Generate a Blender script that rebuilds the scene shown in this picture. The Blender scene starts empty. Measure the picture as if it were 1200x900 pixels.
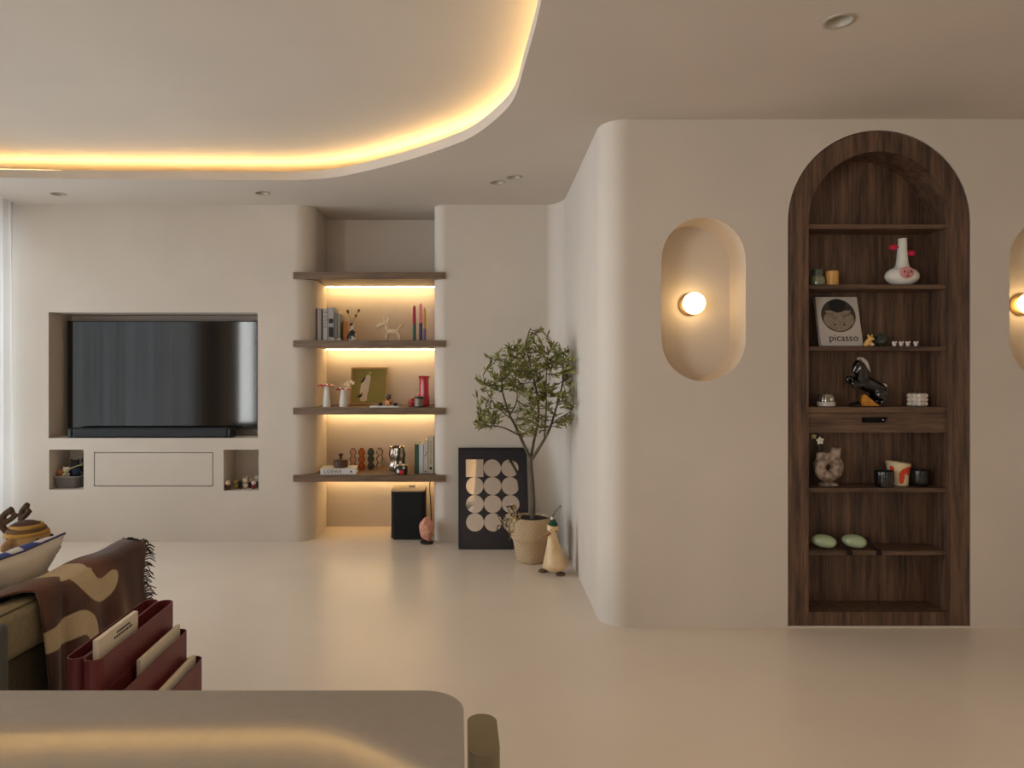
import bpy, bmesh, math, random
from mathutils import Vector, Matrix
random.seed(11)
PI = math.pi
scene = bpy.context.scene
COL = scene.collection
# measured from the photo: focal length in pixels (1200 wide), vanishing point, eye height
F, VX, VY, ZC = 790.0, 535.0, 437.0, 1.253
def at(px, py, Y): return Vector(((px - VX) / F * Y, Y, ZC - (py - VY) / F * Y))
def X_(px, Y): return (px - VX) / F * Y
def Z_(py, Y): return ZC - (py - VY) / F * Y

# ------------------------------------------------------------------ materials
def lin(c):
    o = []
    for v in c:
        v /= 255.0
        o.append(v / 12.92 if v <= .04045 else ((v + .055) / 1.055) ** 2.4)
    return (o[0], o[1], o[2], 1.0)
MC = {}
def mat(name, col, rough=.6, metal=0.0, var=.06, scale=8.0, bump=0.0, coat=0.0, stretch=None, spec=.5, bscale=None):
    """procedural principled material: colour with noise variation, optional bump"""
    if name in MC: return MC[name]
    m = bpy.data.materials.new(name); m.use_nodes = True
    nt = m.node_tree; b = nt.nodes['Principled BSDF']
    b.inputs['Roughness'].default_value = rough
    b.inputs['Metallic'].default_value = metal
    b.inputs['Coat Weight'].default_value = coat
    b.inputs['Specular IOR Level'].default_value = spec
    tc = nt.nodes.new('ShaderNodeTexCoord'); src = tc.outputs['Object']
    if stretch:
        mp = nt.nodes.new('ShaderNodeMapping'); mp.inputs['Scale'].default_value = stretch
        nt.links.new(src, mp.inputs[0]); src = mp.outputs[0]
    n = nt.nodes.new('ShaderNodeTexNoise'); n.inputs['Scale'].default_value = scale; n.inputs['Detail'].default_value = 4
    nt.links.new(src, n.inputs['Vector'])
    r = nt.nodes.new('ShaderNodeValToRGB')
    c = lin(col)
    r.color_ramp.elements[0].position = .3; r.color_ramp.elements[1].position = .7
    r.color_ramp.elements[0].color = tuple(v * (1 - var) for v in c[:3]) + (1,)
    r.color_ramp.elements[1].color = tuple(min(1, v * (1 + var)) for v in c[:3]) + (1,)
    nt.links.new(n.outputs['Fac'], r.inputs[0]); nt.links.new(r.outputs[0], b.inputs['Base Color'])
    if bump:
        n2 = nt.nodes.new('ShaderNodeTexNoise'); n2.inputs['Scale'].default_value = bscale or scale * 6; n2.inputs['Detail'].default_value = 3
        nt.links.new(src, n2.inputs['Vector'])
        bp = nt.nodes.new('ShaderNodeBump'); bp.inputs['Strength'].default_value = bump; bp.inputs['Distance'].default_value = .004
        nt.links.new(n2.outputs['Fac'], bp.inputs['Height']); nt.links.new(bp.outputs[0], b.inputs['Normal'])
    MC[name] = m
    return m
def wood(name, dark, light, stretch, rough=.5, plank=None):
    if name in MC: return MC[name]
    m = bpy.data.materials.new(name); m.use_nodes = True
    nt = m.node_tree; b = nt.nodes['Principled BSDF']; b.inputs['Roughness'].default_value = rough
    tc = nt.nodes.new('ShaderNodeTexCoord')
    def noise(st, sc, det):
        mp = nt.nodes.new('ShaderNodeMapping'); mp.inputs['Scale'].default_value = st
        nt.links.new(tc.outputs['Object'], mp.inputs[0])
        n = nt.nodes.new('ShaderNodeTexNoise'); n.inputs['Scale'].default_value = sc; n.inputs['Detail'].default_value = det
        n.inputs['Roughness'].default_value = .6
        nt.links.new(mp.outputs[0], n.inputs['Vector']); return n
    a = noise(stretch, 9, 6); c = noise(tuple(v * .22 for v in stretch), 9, 1)
    mx = nt.nodes.new('ShaderNodeMath'); mx.operation = 'ADD'
    nt.links.new(a.outputs['Fac'], mx.inputs[0]); nt.links.new(c.outputs['Fac'], mx.inputs[1])
    hf = nt.nodes.new('ShaderNodeMath'); hf.operation = 'MULTIPLY'; hf.inputs[1].default_value = .5
    nt.links.new(mx.outputs[0], hf.inputs[0])
    r = nt.nodes.new('ShaderNodeValToRGB')
    r.color_ramp.elements[0].position = .36; r.color_ramp.elements[0].color = lin(dark)
    r.color_ramp.elements[1].position = .64; r.color_ramp.elements[1].color = lin(light)
    nt.links.new(hf.outputs[0], r.inputs[0]); nt.links.new(r.outputs[0], b.inputs['Base Color'])
    MC[name] = m
    return m
def emit(name, col, strength):
    if name in MC: return MC[name]
    m = bpy.data.materials.new(name); m.use_nodes = True
    b = m.node_tree.nodes['Principled BSDF']
    b.inputs['Base Color'].default_value = lin((235, 225, 205))
    b.inputs['Emission Color'].default_value = tuple(col) + (1,)
    b.inputs['Emission Strength'].default_value = strength
    MC[name] = m
    return m
def clear(name, col, gloss=.12, solid=.0, rough=.05):
    """tinted thin glass: transparent tint + a little diffuse body + reflection"""
    if name in MC: return MC[name]
    m = bpy.data.materials.new(name); m.use_nodes = True
    nt = m.node_tree; nt.nodes.remove(nt.nodes['Principled BSDF']); out = nt.nodes['Material Output']
    t = nt.nodes.new('ShaderNodeBsdfTransparent'); t.inputs[0].default_value = lin(col)
    d = nt.nodes.new('ShaderNodeBsdfDiffuse'); d.inputs[0].default_value = lin(col)
    g = nt.nodes.new('ShaderNodeBsdfGlossy'); g.inputs['Roughness'].default_value = rough
    m1 = nt.nodes.new('ShaderNodeMixShader'); m1.inputs[0].default_value = solid
    nt.links.new(t.outputs[0], m1.inputs[1]); nt.links.new(d.outputs[0], m1.inputs[2])
    fr = nt.nodes.new('ShaderNodeLayerWeight'); fr.inputs['Blend'].default_value = gloss
    m2 = nt.nodes.new('ShaderNodeMixShader')
    nt.links.new(fr.outputs['Fresnel'], m2.inputs[0]); nt.links.new(m1.outputs[0], m2.inputs[1]); nt.links.new(g.outputs[0], m2.inputs[2])
    nt.links.new(m2.outputs[0], out.inputs[0])
    MC[name] = m
    return m
def two_tone(name, ca, cb, scale, thresh=.5, rough=.4, soft=.02, kind='noise', detail=1.0):
    if name in MC: return MC[name]
    m = bpy.data.materials.new(name); m.use_nodes = True
    nt = m.node_tree; b = nt.nodes['Principled BSDF']; b.inputs['Roughness'].default_value = rough
    tc = nt.nodes.new('ShaderNodeTexCoord')
    n = nt.nodes.new('ShaderNodeTexNoise'); n.inputs['Scale'].default_value = scale; n.inputs['Detail'].default_value = detail
    nt.links.new(tc.outputs['Object'], n.inputs['Vector'])
    r = nt.nodes.new('ShaderNodeValToRGB')
    r.color_ramp.elements[0].position = thresh - soft; r.color_ramp.elements[0].color = lin(ca)
    r.color_ramp.elements[1].position = thresh + soft; r.color_ramp.elements[1].color = lin(cb)
    nt.links.new(n.outputs['Fac'], r.inputs[0]); nt.links.new(r.outputs[0], b.inputs['Base Color'])
    MC[name] = m
    return m

# ------------------------------------------------------------------ mesh helpers
I4 = Matrix.Identity(4)
def T(x, y, z): return Matrix.Translation((x, y, z))
def R(a, ax): return Matrix.Rotation(a, 4, ax)
def NB(): return bmesh.new()
def box(bm, c, s, M=I4, bevel=0.0, seg=2):
    b2 = bmesh.new(); bmesh.ops.create_cube(b2, size=1.0)
    for v in b2.verts: v.co = Vector((v.co.x * s[0], v.co.y * s[1], v.co.z * s[2]))
    if bevel: bmesh.ops.bevel(b2, geom=b2.edges[:], offset=bevel, segments=seg, profile=.5, affect='EDGES')
    add(bm, b2, M @ T(*c))
    return bm
def add(bm, b2, M=I4):
    b2.transform(M)
    me = bpy.data.meshes.new('t'); b2.to_mesh(me); bm.from_mesh(me); bpy.data.meshes.remove(me); b2.free()
def lathe(bm, prof, M=I4, seg=28, mod=None, cap=True):
    """revolve (r,z) profile about z; mod(angle,z) scales the radius"""
    rings = []
    for r, z in prof:
        ring = []
        for i in range(seg):
            a = 2 * PI * i / seg
            k = mod(a, z) if mod else 1.0
            ring.append(bm.verts.new(M @ Vector((r * k * math.cos(a), r * k * math.sin(a), z))))
        rings.append(ring)
    for k in range(len(rings) - 1):
        for i in range(seg):
            j = (i + 1) % seg
            bm.faces.new((rings[k][i], rings[k][j], rings[k + 1][j], rings[k + 1][i]))
    if cap:
        if prof[0][0] > 1e-5: bm.faces.new(rings[0][::-1])
        if prof[-1][0] > 1e-5: bm.faces.new(rings[-1])
    return bm
def ell(bm, c, r, M=I4, u=20, v=12):
    b2 = bmesh.new(); bmesh.ops.create_uvsphere(b2, u_segments=u, v_segments=v, radius=1.0)
    add(bm, b2, T(*c) @ M @ Matrix.Diagonal((r[0], r[1], r[2], 1)))
    return bm
def tube(bm, pts, rad, seg=10, M=I4, closed=False):
    pts = [Vector(p) for p in pts]; n = len(pts)
    if not hasattr(rad, '__len__'): rad = [rad] * n
    rings = []; up = None
    for i, p in enumerate(pts):
        if closed: d = pts[(i + 1) % n] - pts[i - 1]
        else: d = (pts[min(i + 1, n - 1)] - pts[max(i - 1, 0)])
        d.normalize()
        if up is None:
            up = Vector((0, 0, 1)) if abs(d.z) < .9 else Vector((1, 0, 0))
        a = d.cross(up).normalized(); up = a.cross(d).normalized()
        rings.append([bm.verts.new(M @ (p + (a * math.cos(2 * PI * k / seg) + up * math.sin(2 * PI * k / seg)) * rad[i])) for k in range(seg)])
    for i in range(n if closed else n - 1):
        r0, r1 = rings[i], rings[(i + 1) % n]
        for k in range(seg):
            j = (k + 1) % seg
            bm.faces.new((r0[k], r0[j], r1[j], r1[k]))
    if not closed:
        bm.faces.new(rings[0][::-1]); bm.faces.new(rings[-1])
    return bm
def prism(bm, poly, h0, h1, M=I4):
    """closed prism of a 2-D polygon: local (x, y) -> z from h0 to h1"""
    a = [bm.verts.new(M @ Vector((x, y, h0))) for x, y in poly]
    b = [bm.verts.new(M @ Vector((x, y, h1))) for x, y in poly]
    n = len(poly)
    bm.faces.new(a[::-1]); bm.faces.new(b)
    for i in range(n):
        j = (i + 1) % n
        bm.faces.new((a[i], a[j], b[j], b[i]))
    return bm
UPR = Matrix(((1, 0, 0, 0), (0, 0, 1, 0), (0, 1, 0, 0), (0, 0, 0, 1)))   # (x, y, h) -> (x, h, y): polygon in the xz plane, depth along +Y
def holed(bm, outer, holes, M=I4):
    """flat face with holes (2-D loops), filled with triangles"""
    es = []; loops = []
    for lp in [outer] + holes:
        vs = [bm.verts.new(M @ Vector((x, y, 0))) for x, y in lp]
        loops.append(vs)
        for i in range(len(vs)): es.append(bm.edges.new((vs[i], vs[(i + 1) % len(vs)])))
    bmesh.ops.triangle_fill(bm, use_beauty=True, edges=es)
    return loops
def bridge(bm, la, lb):
    n = len(la)
    for i in range(n):
        j = (i + 1) % n
        bm.faces.new((la[i], la[j], lb[j], lb[i]))
def ring_prism(bm, outer, inner, h0, h1, M=I4):
    a = holed(bm, outer, [inner], M @ T(0, 0, h0)); b = holed(bm, outer, [inner], M @ T(0, 0, h1))
    bridge(bm, a[0], b[0]); bridge(bm, a[1], b[1])
def rrect(w, h, r, n=6, cx=0, cy=0):
    o = []
    for sx, sy, a0 in ((1, 1, 0), (-1, 1, 90), (-1, -1, 180), (1, -1, 270)):
        for i in range(n + 1):
            a = math.radians(a0 + 90 * i / n)
            o.append((cx + sx * (w / 2 - r) + r * math.cos(a), cy + sy * (h / 2 - r) + r * math.sin(a)))
    return o
def catmull(pts, n=8):
    pts = [Vector(p) for p in pts]; out = []
    for i in range(len(pts) - 1):
        p0 = pts[max(i - 1, 0)]; p1 = pts[i]; p2 = pts[i + 1]; p3 = pts[min(i + 2, len(pts) - 1)]
        for k in range(n):
            t = k / n
            out.append(.5 * ((2 * p1) + (p2 - p0) * t + (2 * p0 - 5 * p1 + 4 * p2 - p3) * t * t + (3 * p1 - p0 - 3 * p2 + p3) * t ** 3))
    out.append(pts[-1]); return out
def fuse(bm, voxel, smooth=3):
    """melt overlapping shapes into one continuous surface"""
    me = bpy.data.meshes.new('t'); bm.to_mesh(me); bm.free()
    o = bpy.data.objects.new('t', me); COL.objects.link(o)
    m = o.modifiers.new('r', 'REMESH'); m.mode = 'VOXEL'; m.voxel_size = voxel
    s = o.modifiers.new('s', 'SMOOTH'); s.iterations = smooth; s.factor = .5
    dg = bpy.context.evaluated_depsgraph_get(); dg.update()
    me2 = bpy.data.meshes.new_from_object(o.evaluated_get(dg))
    b = bmesh.new(); b.from_mesh(me2)
    bpy.data.objects.remove(o); bpy.data.meshes.remove(me); bpy.data.meshes.remove(me2)
    return b
def words(bm, s, size, M, ext=.0006, spacing=1.0):
    cu = bpy.data.curves.new('t', 'FONT'); cu.body = s; cu.size = size; cu.extrude = ext
    cu.align_x = 'CENTER'; cu.align_y = 'CENTER'; cu.space_character = spacing; cu.resolution_u = 3
    o = bpy.data.objects.new('t', cu); COL.objects.link(o)
    dg = bpy.context.evaluated_depsgraph_get(); dg.update()
    me = bpy.data.meshes.new_from_object(o.evaluated_get(dg)); me.transform(M); bm.from_mesh(me)
    bpy.data.objects.remove(o); bpy.data.curves.remove(cu); bpy.data.meshes.remove(me)
    return bm
def glyphs(bm, n, size, M, pitch=.8, seed=1):
    """a run of small dark strokes, like lettering too small to read"""
    rg = random.Random(seed)
    for i in range(n):
        x = (i - (n - 1) / 2) * size * pitch; w = size * .09
        for sx in rg.sample((-.25, 0, .25), 2): box(bm, (x + sx * size, 0, 0), (w, size * .72, .0006), M)
        for sy in rg.sample((-.32, 0, .32), rg.choice((1, 2))): box(bm, (x, sy * size, 0), (size * .5, w, .0006), M)
    return bm
FACE = R(PI / 2, 'X')                      # lettering that faces -Y
def mesh_obj(name, bm, m, smooth=35):
    bmesh.ops.recalc_face_normals(bm, faces=bm.faces[:])
    me = bpy.data.meshes.new(name); bm.to_mesh(me); bm.free()
    for x in (m if isinstance(m, (list, tuple)) else [m]): me.materials.append(x)
    if smooth:
        me.polygons.foreach_set('use_smooth', [True] * len(me.polygons))
        me.set_sharp_from_angle(angle=math.radians(smooth))
    o = bpy.data.objects.new(name, me); COL.objects.link(o)
    if smooth and len(me.polygons) < 3000:
        wn = o.modifiers.new('flat_faces', 'WEIGHTED_NORMAL'); wn.keep_sharp = True
    return o
def struct(name, bm, m, smooth=35, parent=None):
    o = mesh_obj(name, bm, m, smooth); o['kind'] = 'structure'
    if parent: o.parent = parent
    return o
def thing(name, label, cat, loc=(0, 0, 0), group=None, rotz=0.0):
    o = bpy.data.objects.new(name, None); COL.objects.link(o); o.empty_display_size = .1
    o.location = loc; o.rotation_euler = (0, 0, rotz)
    o['label'] = label; o['category'] = cat
    if group: o['group'] = group
    return o
def part(name, bm, m, parent, label=None, smooth=35):
    o = mesh_obj(name, bm, m, smooth); o.parent = parent
    if label: o['label'] = label
    return o
def single(name, bm, m, label, cat, loc=(0, 0, 0), group=None, rotz=0.0, smooth=35):
    o = mesh_obj(name, bm, m, smooth); o.location = loc; o.rotation_euler = (0, 0, rotz)
    o['label'] = label; o['category'] = cat
    if group: o['group'] = group
    return o

# ------------------------------------------------------------------ shared materials
M_WALL = mat('plaster', (205, 191, 176), .85, var=.035, scale=2.2, bump=.05, bscale=14)
M_CEIL = mat('ceiling_plaster', (205, 191, 176), .9, var=.03, scale=1.6)
M_FLOOR = mat('microcement', (224, 207, 188), .3, var=.035, scale=1.7, bump=.02, bscale=5)
M_SHELF = wood('walnut_board', (82, 62, 46), (128, 100, 74), (1.2, 18, 18), .45)
M_CAB = wood('walnut_upright', (54, 38, 30), (114, 84, 63), (16, 16, 1.0), .5)
M_CABH = wood('walnut_level', (60, 43, 33), (116, 87, 65), (1.0, 14, 14), .5)
M_LED = emit('shelf_led', (1.0, .70, .33), 46.0)
M_COVE = emit('cove_led', (1.0, .74, .34), 28.0)
M_GLOBE = emit('lamp_globe', (1.0, .70, .32), 7.5)
M_BLACK = mat('black_plastic', (16, 16, 17), .45, var=.1)
M_WHITE = mat('white_ceramic', (226, 220, 208), .25, var=.02)
M_CREAM = mat('cream_ceramic', (228, 212, 180), .3, var=.03)
M_BRASS = mat('aged_brass', (196, 158, 104), .45, 1.0, var=.05)
M_CHROME = mat('chrome', (200, 198, 194), .12, 1.0, var=.02)
M_INK = mat('dark_ink', (38, 34, 32), .7)
M_PAGE = mat('page_block', (226, 214, 190), .8, var=.06, scale=60, stretch=(1, 1, 8))
# ================================================================== THE ROOM
H = 2.5; YW = 5.0; YB = 3.314; YA = 5.5          # ceiling, screen wall, cabinet wall, alcove back
XL = -3.62; XR = 4.3; YN = -3.6                  # window wall, right end, wall behind the viewer
TOP = 2.66
# floor
bm = NB(); box(bm, ((XL + XR) / 2, (YN + YA) / 2 + .05, -.05), (XR - XL + .4, YA - YN + .5, .1)); struct('floor', bm, M_FLOOR)

# --- wall with screen recess, two cubbies, alcove and the rounded return towards the cabinet wall
def rect(x0, x1, z0, z1): return [(x0, z0), (x1, z0), (x1, z1), (x0, z1)]
def recess(bm, loop, Y, d, M=UPR, r=0.006):
    """reveal and back of a recess behind a hole in the plane Y"""
    a = [bm.verts.new(Vector((x, Y, z))) for x, z in loop]
    b = [bm.verts.new(Vector((x, Y + d, z))) for x, z in loop]
    bridge(bm, a, b); bm.faces.new(b)
TVR = rect(X_(57, 5), X_(302, 5), Z_(513.5, 5), Z_(366, 5))
CUL = rect(X_(57.5, 5), X_(98, 5), Z_(574, 5), Z_(527, 5))
CUR = rect(X_(262, 5), X_(303, 5), Z_(575, 5), Z_(527, 5))
FLP = rect(X_(110, 5), X_(250, 5), Z_(570, 5), Z_(530, 5))
bm = NB()
AX0, AX1, RL, RR = -1.06, -.165, .14, .085
xl_start = AX0 - RL; xr_start = AX1 + RR
holed(bm, rect(XL - .05, xl_start, 0, TOP), [TVR, CUL, CUR, FLP], T(0, YW, 0) @ UPR)
recess(bm, TVR, YW, .30); recess(bm, CUL, YW, .27); recess(bm, CUR, YW, .27); recess(bm, FLP, YW, .03)
def arc(cx, cy, r, a0, a1, n=14): return [(cx + r * math.cos(math.radians(a0 + (a1 - a0) * i / n)), cy + r * math.sin(math.radians(a0 + (a1 - a0) * i / n))) for i in range(n + 1)]
left_arc = arc(xl_start, YW + RL, RL, -90, 0)
right_arc = arc(xr_start, YW + RR, RR, 180, 270)
# the return wall leans a little: x .775 at y 4.7, .722 at y 3.457, with a large inside curve and a rounded nose
nose_c = (.842, YB + .128)
inner = [(.665 + .112 * math.sin(t * PI / 2), YW - .20 * (1 - math.cos(t * PI / 2))) for t in [i / 12 for i in range(13)]]
nose = [(nose_c[0] - .122 * math.cos(t * PI / 2), nose_c[1] - .128 * math.sin(t * PI / 2)) for t in [i / 14 for i in range(15)]]
path = left_arc + [(AX0, YA), (AX1, YA)] + right_arc + inner + nose
a = [bm.verts.new((x, y, 0)) for x, y in path]; b = [bm.verts.new((x, y, TOP)) for x, y in path]
for i in range(len(path) - 1): bm.faces.new((a[i], a[i + 1], b[i + 1], b[i]))
bmesh.ops.remove_doubles(bm, verts=bm.verts[:], dist=1e-5)
struct('wall_back', bm, M_WALL)

# --- cabinet wall with the arched opening and two pill-shaped lamp niches
def pill(cx, z0, z1, w, n=16):
    r = w / 2
    return [(cx + r * math.cos(PI * i / n), z1 - r + r * math.sin(PI * i / n)) for i in range(n + 1)] + [(cx + r * math.cos(PI + PI * i / n), z0 + r + r * math.sin(PI + PI * i / n)) for i in range(n + 1)]
def arch(cx, z0, zc, r, n=32): return [(cx + r * math.cos(PI * i / n), zc + r * math.sin(PI * i / n)) for i in range(n + 1)] + [(cx - r, z0), (cx + r, z0)]
N1 = X_(824.5, YB); N2 = X_(1183, YB) + .2075; NZ0, NZ1 = Z_(447, YB), Z_(255, YB)
CX = X_(1030.5, YB); CZ = 1.997
pill1 = pill(N1, NZ0, NZ1, .415); pill2 = pill(N2, NZ0, NZ1, .415); arc_hole = arch(CX, .008, CZ, .4495)
bm = NB()
holed(bm, rect(nose_c[0], XR, 0, TOP), [pill1, pill2, arc_hole], T(0, YB, 0) @ UPR)
recess(bm, pill1, YB, .2); recess(bm, pill2, YB, .2); recess(bm, arc_hole, YB, .22)
bmesh.ops.remove_doubles(bm, verts=bm.verts[:], dist=1e-5)
struct('wall_right', bm, M_WALL)
# --- the other walls
WIN = rect(1.85, 4.96, .12, 2.42); ADDED_WIN3 = rect(-3.3, -.95, .12, 2.42)
MSW = Matrix(((0, 0, 1, 0), (1, 0, 0, 0), (0, 1, 0, 0), (0, 0, 0, 1)))      # (x,y,h) -> (h, x, y): wall facing +X
def slab_wall(name, outer, holes, M, t):
    bm = NB(); a = holed(bm, outer, holes, M); b = holed(bm, outer, holes, M @ T(0, 0, t))
    for p, q in zip(a, b): bridge(bm, p, q)
    struct(name, bm, M_WALL)
slab_wall('wall_left', rect(YN, YW, 0, TOP), [WIN, ADDED_WIN3], T(XL, 0, 0) @ MSW, -.16)
slab_wall('wall_side', rect(YN, YB, 0, TOP), [], T(XR, 0, 0) @ MSW, .1)
ADDED_WIN2 = rect(-2.9, -.6, .1, 2.35)
slab_wall('wall_front', rect(XL, XR, 0, TOP), [ADDED_WIN2], T(0, YN, 0) @ UPR, -.16)
# --- windows: frame, mullions and panes
M_FRAME = mat('window_frame', (60, 58, 56), .4)
M_PANE = clear('window_pane', (244, 248, 250), gloss=.04)
def window(name, w, h, M, n):
    r = thing(name, '', ''); del r['label']; del r['category']; r['kind'] = 'structure'
    bm = NB(); ring_prism(bm, rect(0, w, 0, h), rect(.05, w - .05, .05, h - .05), 0, .06, M)
    for i in range(1, n): box(bm, (w * i / n, h / 2, .03), (.05, h - .09, .05), M)
    f = struct('window_frame', bm, M_FRAME, parent=r)
    for i in range(n):
        x0, x1 = w * i / n + (.05 if i == 0 else .025), w * (i + 1) / n - (.05 if i == n - 1 else .025)
        bm = NB(); box(bm, ((x0 + x1) / 2, h / 2, .03), (x1 - x0, h - .1, .008), M); struct('window_pane', bm, M_PANE, parent=r)
window('window_1', 3.11, 2.3, T(XL - .12, 1.85, .12) @ MSW, 3)
window('added_window_3', 2.35, 2.3, T(XL - .12, -3.3, .12) @ MSW, 2)  # added unseen window, an opening for the near fill lamp
window('added_window_2', 2.3, 2.25, T(-2.9, YN - .12, .1) @ UPR, 2)  # added unseen window behind the viewer, lets the rear fill in

# --- dropped ceiling with the curved light cove, and the upper ceiling
lip_px = [(345, 211), (390, 208), (435, 199), (480, 187), (525, 172), (555, 159), (585, 136), (603, 114), (615, 75), (627, 33), (634.5, 0)]
lip = [(-3.0, 4.3, 0), (-2.5, 4.33, 0), (-1.9, 4.345, 0), (-1.35, 4.36, 0)]
for px, py in lip_px:
    Y = F * (H - ZC) / (VY - py); lip.append(((px - VX) / F * Y, Y, 0))
lip += [(.285, 1.9, 0), (.285, 1.2, 0), (.285, .2, 0), (.285, -1.6, 0)]
lip = [(p.x, p.y) for p in catmull(lip, 7)]
opening = lip + [(.20, -1.85), (-.05, -2.0), (-2.7, -2.0), (-2.95, -1.85), (-3.08, -1.6), (-3.08, 4.1), (-3.06, 4.22)]
XC = X_(22, YW)                                  # ceiling stops here: curtain pocket beyond
outer = [(XC, YN), (XR, YN), (XR, YB + .06), (.86, YB + .07), (.86, 5.03), (-.06, 5.03), (-.06, YA + .02), (-1.3, YA + .02), (-1.3, 5.03), (XC, 5.03)]
spots = []
for px, py in ((307, 226), (582.5, 213.5), (602, 207.5), (983, 24.5)):
    Y = F * (H - ZC) / (VY - py); spots.append((X_(px, Y), Y))
spots.append((-2.78, 4.70)); spots.append((1.45, .9))  # last one is an added, unseen fixture for the floor fill
cups = [[(x + .042 * math.cos(2 * PI * i / 24), y + .042 * math.sin(2 * PI * i / 24)) for i in range(24)] for x, y in spots]
LIPT = .055
bm = NB()
lo = holed(bm, outer, [opening] + cups, T(0, 0, H)); hi = holed(bm, outer, [opening], T(0, 0, H + LIPT))
bridge(bm, lo[0], hi[0]); bridge(bm, lo[1], hi[1])
struct('ceiling', bm, M_CEIL)
bm = NB(); box(bm, ((XL + XR) / 2, (YN + YA) / 2 + .05, TOP + .05), (XR - XL + .3, YA - YN + .4, .1)); struct('ceiling_upper', bm, M_CEIL)
# cove light strip lying on the dropped ceiling, set back from the lip
def offset(path, d):
    o = []
    for i, p in enumerate(path):
        q = Vector(path[min(i + 1, len(path) - 1)]) - Vector(path[max(i - 1, 0)]); q.normalize()
        o.append((p[0] + q.y * -d, p[1] + q.x * d))
    return o
COVE_D = .13
strip = offset(lip, COVE_D); strip = [(-3.22, strip[0][1]), (-3.1, strip[0][1])] + strip
bm = NB(); tube(bm, [(x, y, H + LIPT + .03) for x, y in strip[::2]], .008, 6)
single('cove_light_strip', bm, M_COVE, 'warm glowing light strip hidden along the curved ceiling cove edge', 'light strip')
# downlights
M_TRIM = mat('downlight_trim', (176, 164, 146), .5)
M_CUP = mat('downlight_cup', (190, 178, 160), .35)
M_LENS = mat('downlight_lens', (46, 40, 34), .3)
dl = ['small recessed ceiling spotlight above the screen wall near the shelf alcove',
      'recessed ceiling spotlight, left one of the pair near the olive tree corner',
      'recessed ceiling spotlight, right one of the pair near the olive tree corner',
      'large-looking recessed ceiling spotlight in the foreground above the arched cabinet',
      'recessed ceiling spotlight near the curtain at the left end',
      'added out-of-view ceiling spotlight brightening the floor between the dining table and the arched cabinet']
for (x, y), lb in zip(spots, dl):
    t = thing('ceiling_spotlight', lb, 'ceiling light', (x, y, H), 'recessed ceiling spotlights')
    bm = NB(); lathe(bm, [(.040, -.001), (.044, -.004), (.054, -.003), (.055, -.0005), (.0415, -.0005), (.040, -.001)], cap=False); part('trim_ring', bm, M_TRIM, t)
    bm = NB(); lathe(bm, [(.0415, -.0005), (.030, .035), (.022, .045)], cap=False); part('reflector', bm, M_CUP, t)
    bm = NB(); lathe(bm, [(.0, .040), (.0215, .0405), (.0215, .046), (0, .046)], M=R(.28, 'Y')); part('lens', bm, M_LENS, t)

# --- sheer curtain along the window wall
def sheer_mat():
    m = bpy.data.materials.new('sheer_fabric'); m.use_nodes = True
    nt = m.node_tree; nt.nodes.remove(nt.nodes['Principled BSDF']); out = nt.nodes['Material Output']
    tc = nt.nodes.new('ShaderNodeTexCoord'); n = nt.nodes.new('ShaderNodeTexNoise'); n.inputs['Scale'].default_value = 3
    nt.links.new(tc.outputs['Object'], n.inputs['Vector'])
    r = nt.nodes.new('ShaderNodeValToRGB'); r.color_ramp.elements[0].color = lin((214, 205, 197)); r.color_ramp.elements[1].color = lin((230, 222, 214))
    nt.links.new(n.outputs['Fac'], r.inputs[0])
    d = nt.nodes.new('ShaderNodeBsdfDiffuse'); tl = nt.nodes.new('ShaderNodeBsdfTranslucent'); tp = nt.nodes.new('ShaderNodeBsdfTransparent')
    for s in (d, tl): nt.links.new(r.outputs[0], s.inputs[0])
    m1 = nt.nodes.new('ShaderNodeMixShader'); m1.inputs[0].default_value = .55
    nt.links.new(d.outputs[0], m1.inputs[1]); nt.links.new(tl.outputs[0], m1.inputs[2])
    m2 = nt.nodes.new('ShaderNodeMixShader'); m2.inputs[0].default_value = .42
    nt.links.new(m1.outputs[0], m2.inputs[1]); nt.links.new(tp.outputs[0], m2.inputs[2]); nt.links.new(m2.outputs[0], out.inputs[0])
    return m
bm = NB(); n = 460; y0, y1 = 1.1, 4.965
rows = []
for z in (.015, .6, 1.2, 1.9, 2.45, 2.64):
    row = []
    for i in range(n + 1):
        y = y0 + (y1 - y0) * i / n
        ph = 2 * PI * y / .135 + 1.1 * math.sin(y * 5.3) + .25 * math.sin(z * 1.3 + y * 2)
        x = XC - .022 + .05 * math.sin(ph) * (.8 + .3 * math.sin(y * 3.1)) + .014 * math.sin(2.3 * ph + z * .6)
        row.append(bm.verts.new((x, y, z)))
    rows.append(row)
for k in range(len(rows) - 1):
    for i in range(n): bm.faces.new((rows[k][i], rows[k][i + 1], rows[k + 1][i + 1], rows[k + 1][i]))
cu = thing('sheer_curtain', 'white sheer curtain hanging in folds at the far left edge beside the screen wall', 'curtain', (0, 0, 0))
part('curtain_fabric', bm, sheer_mat(), cu, smooth=80)
bm = NB(); box(bm, (XC - .024 - .03, 3.03, TOP - .012), (.03, 3.9, .016)); part('curtain_track', bm, mat('track_white', (220, 216, 208), .5), cu)

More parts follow.
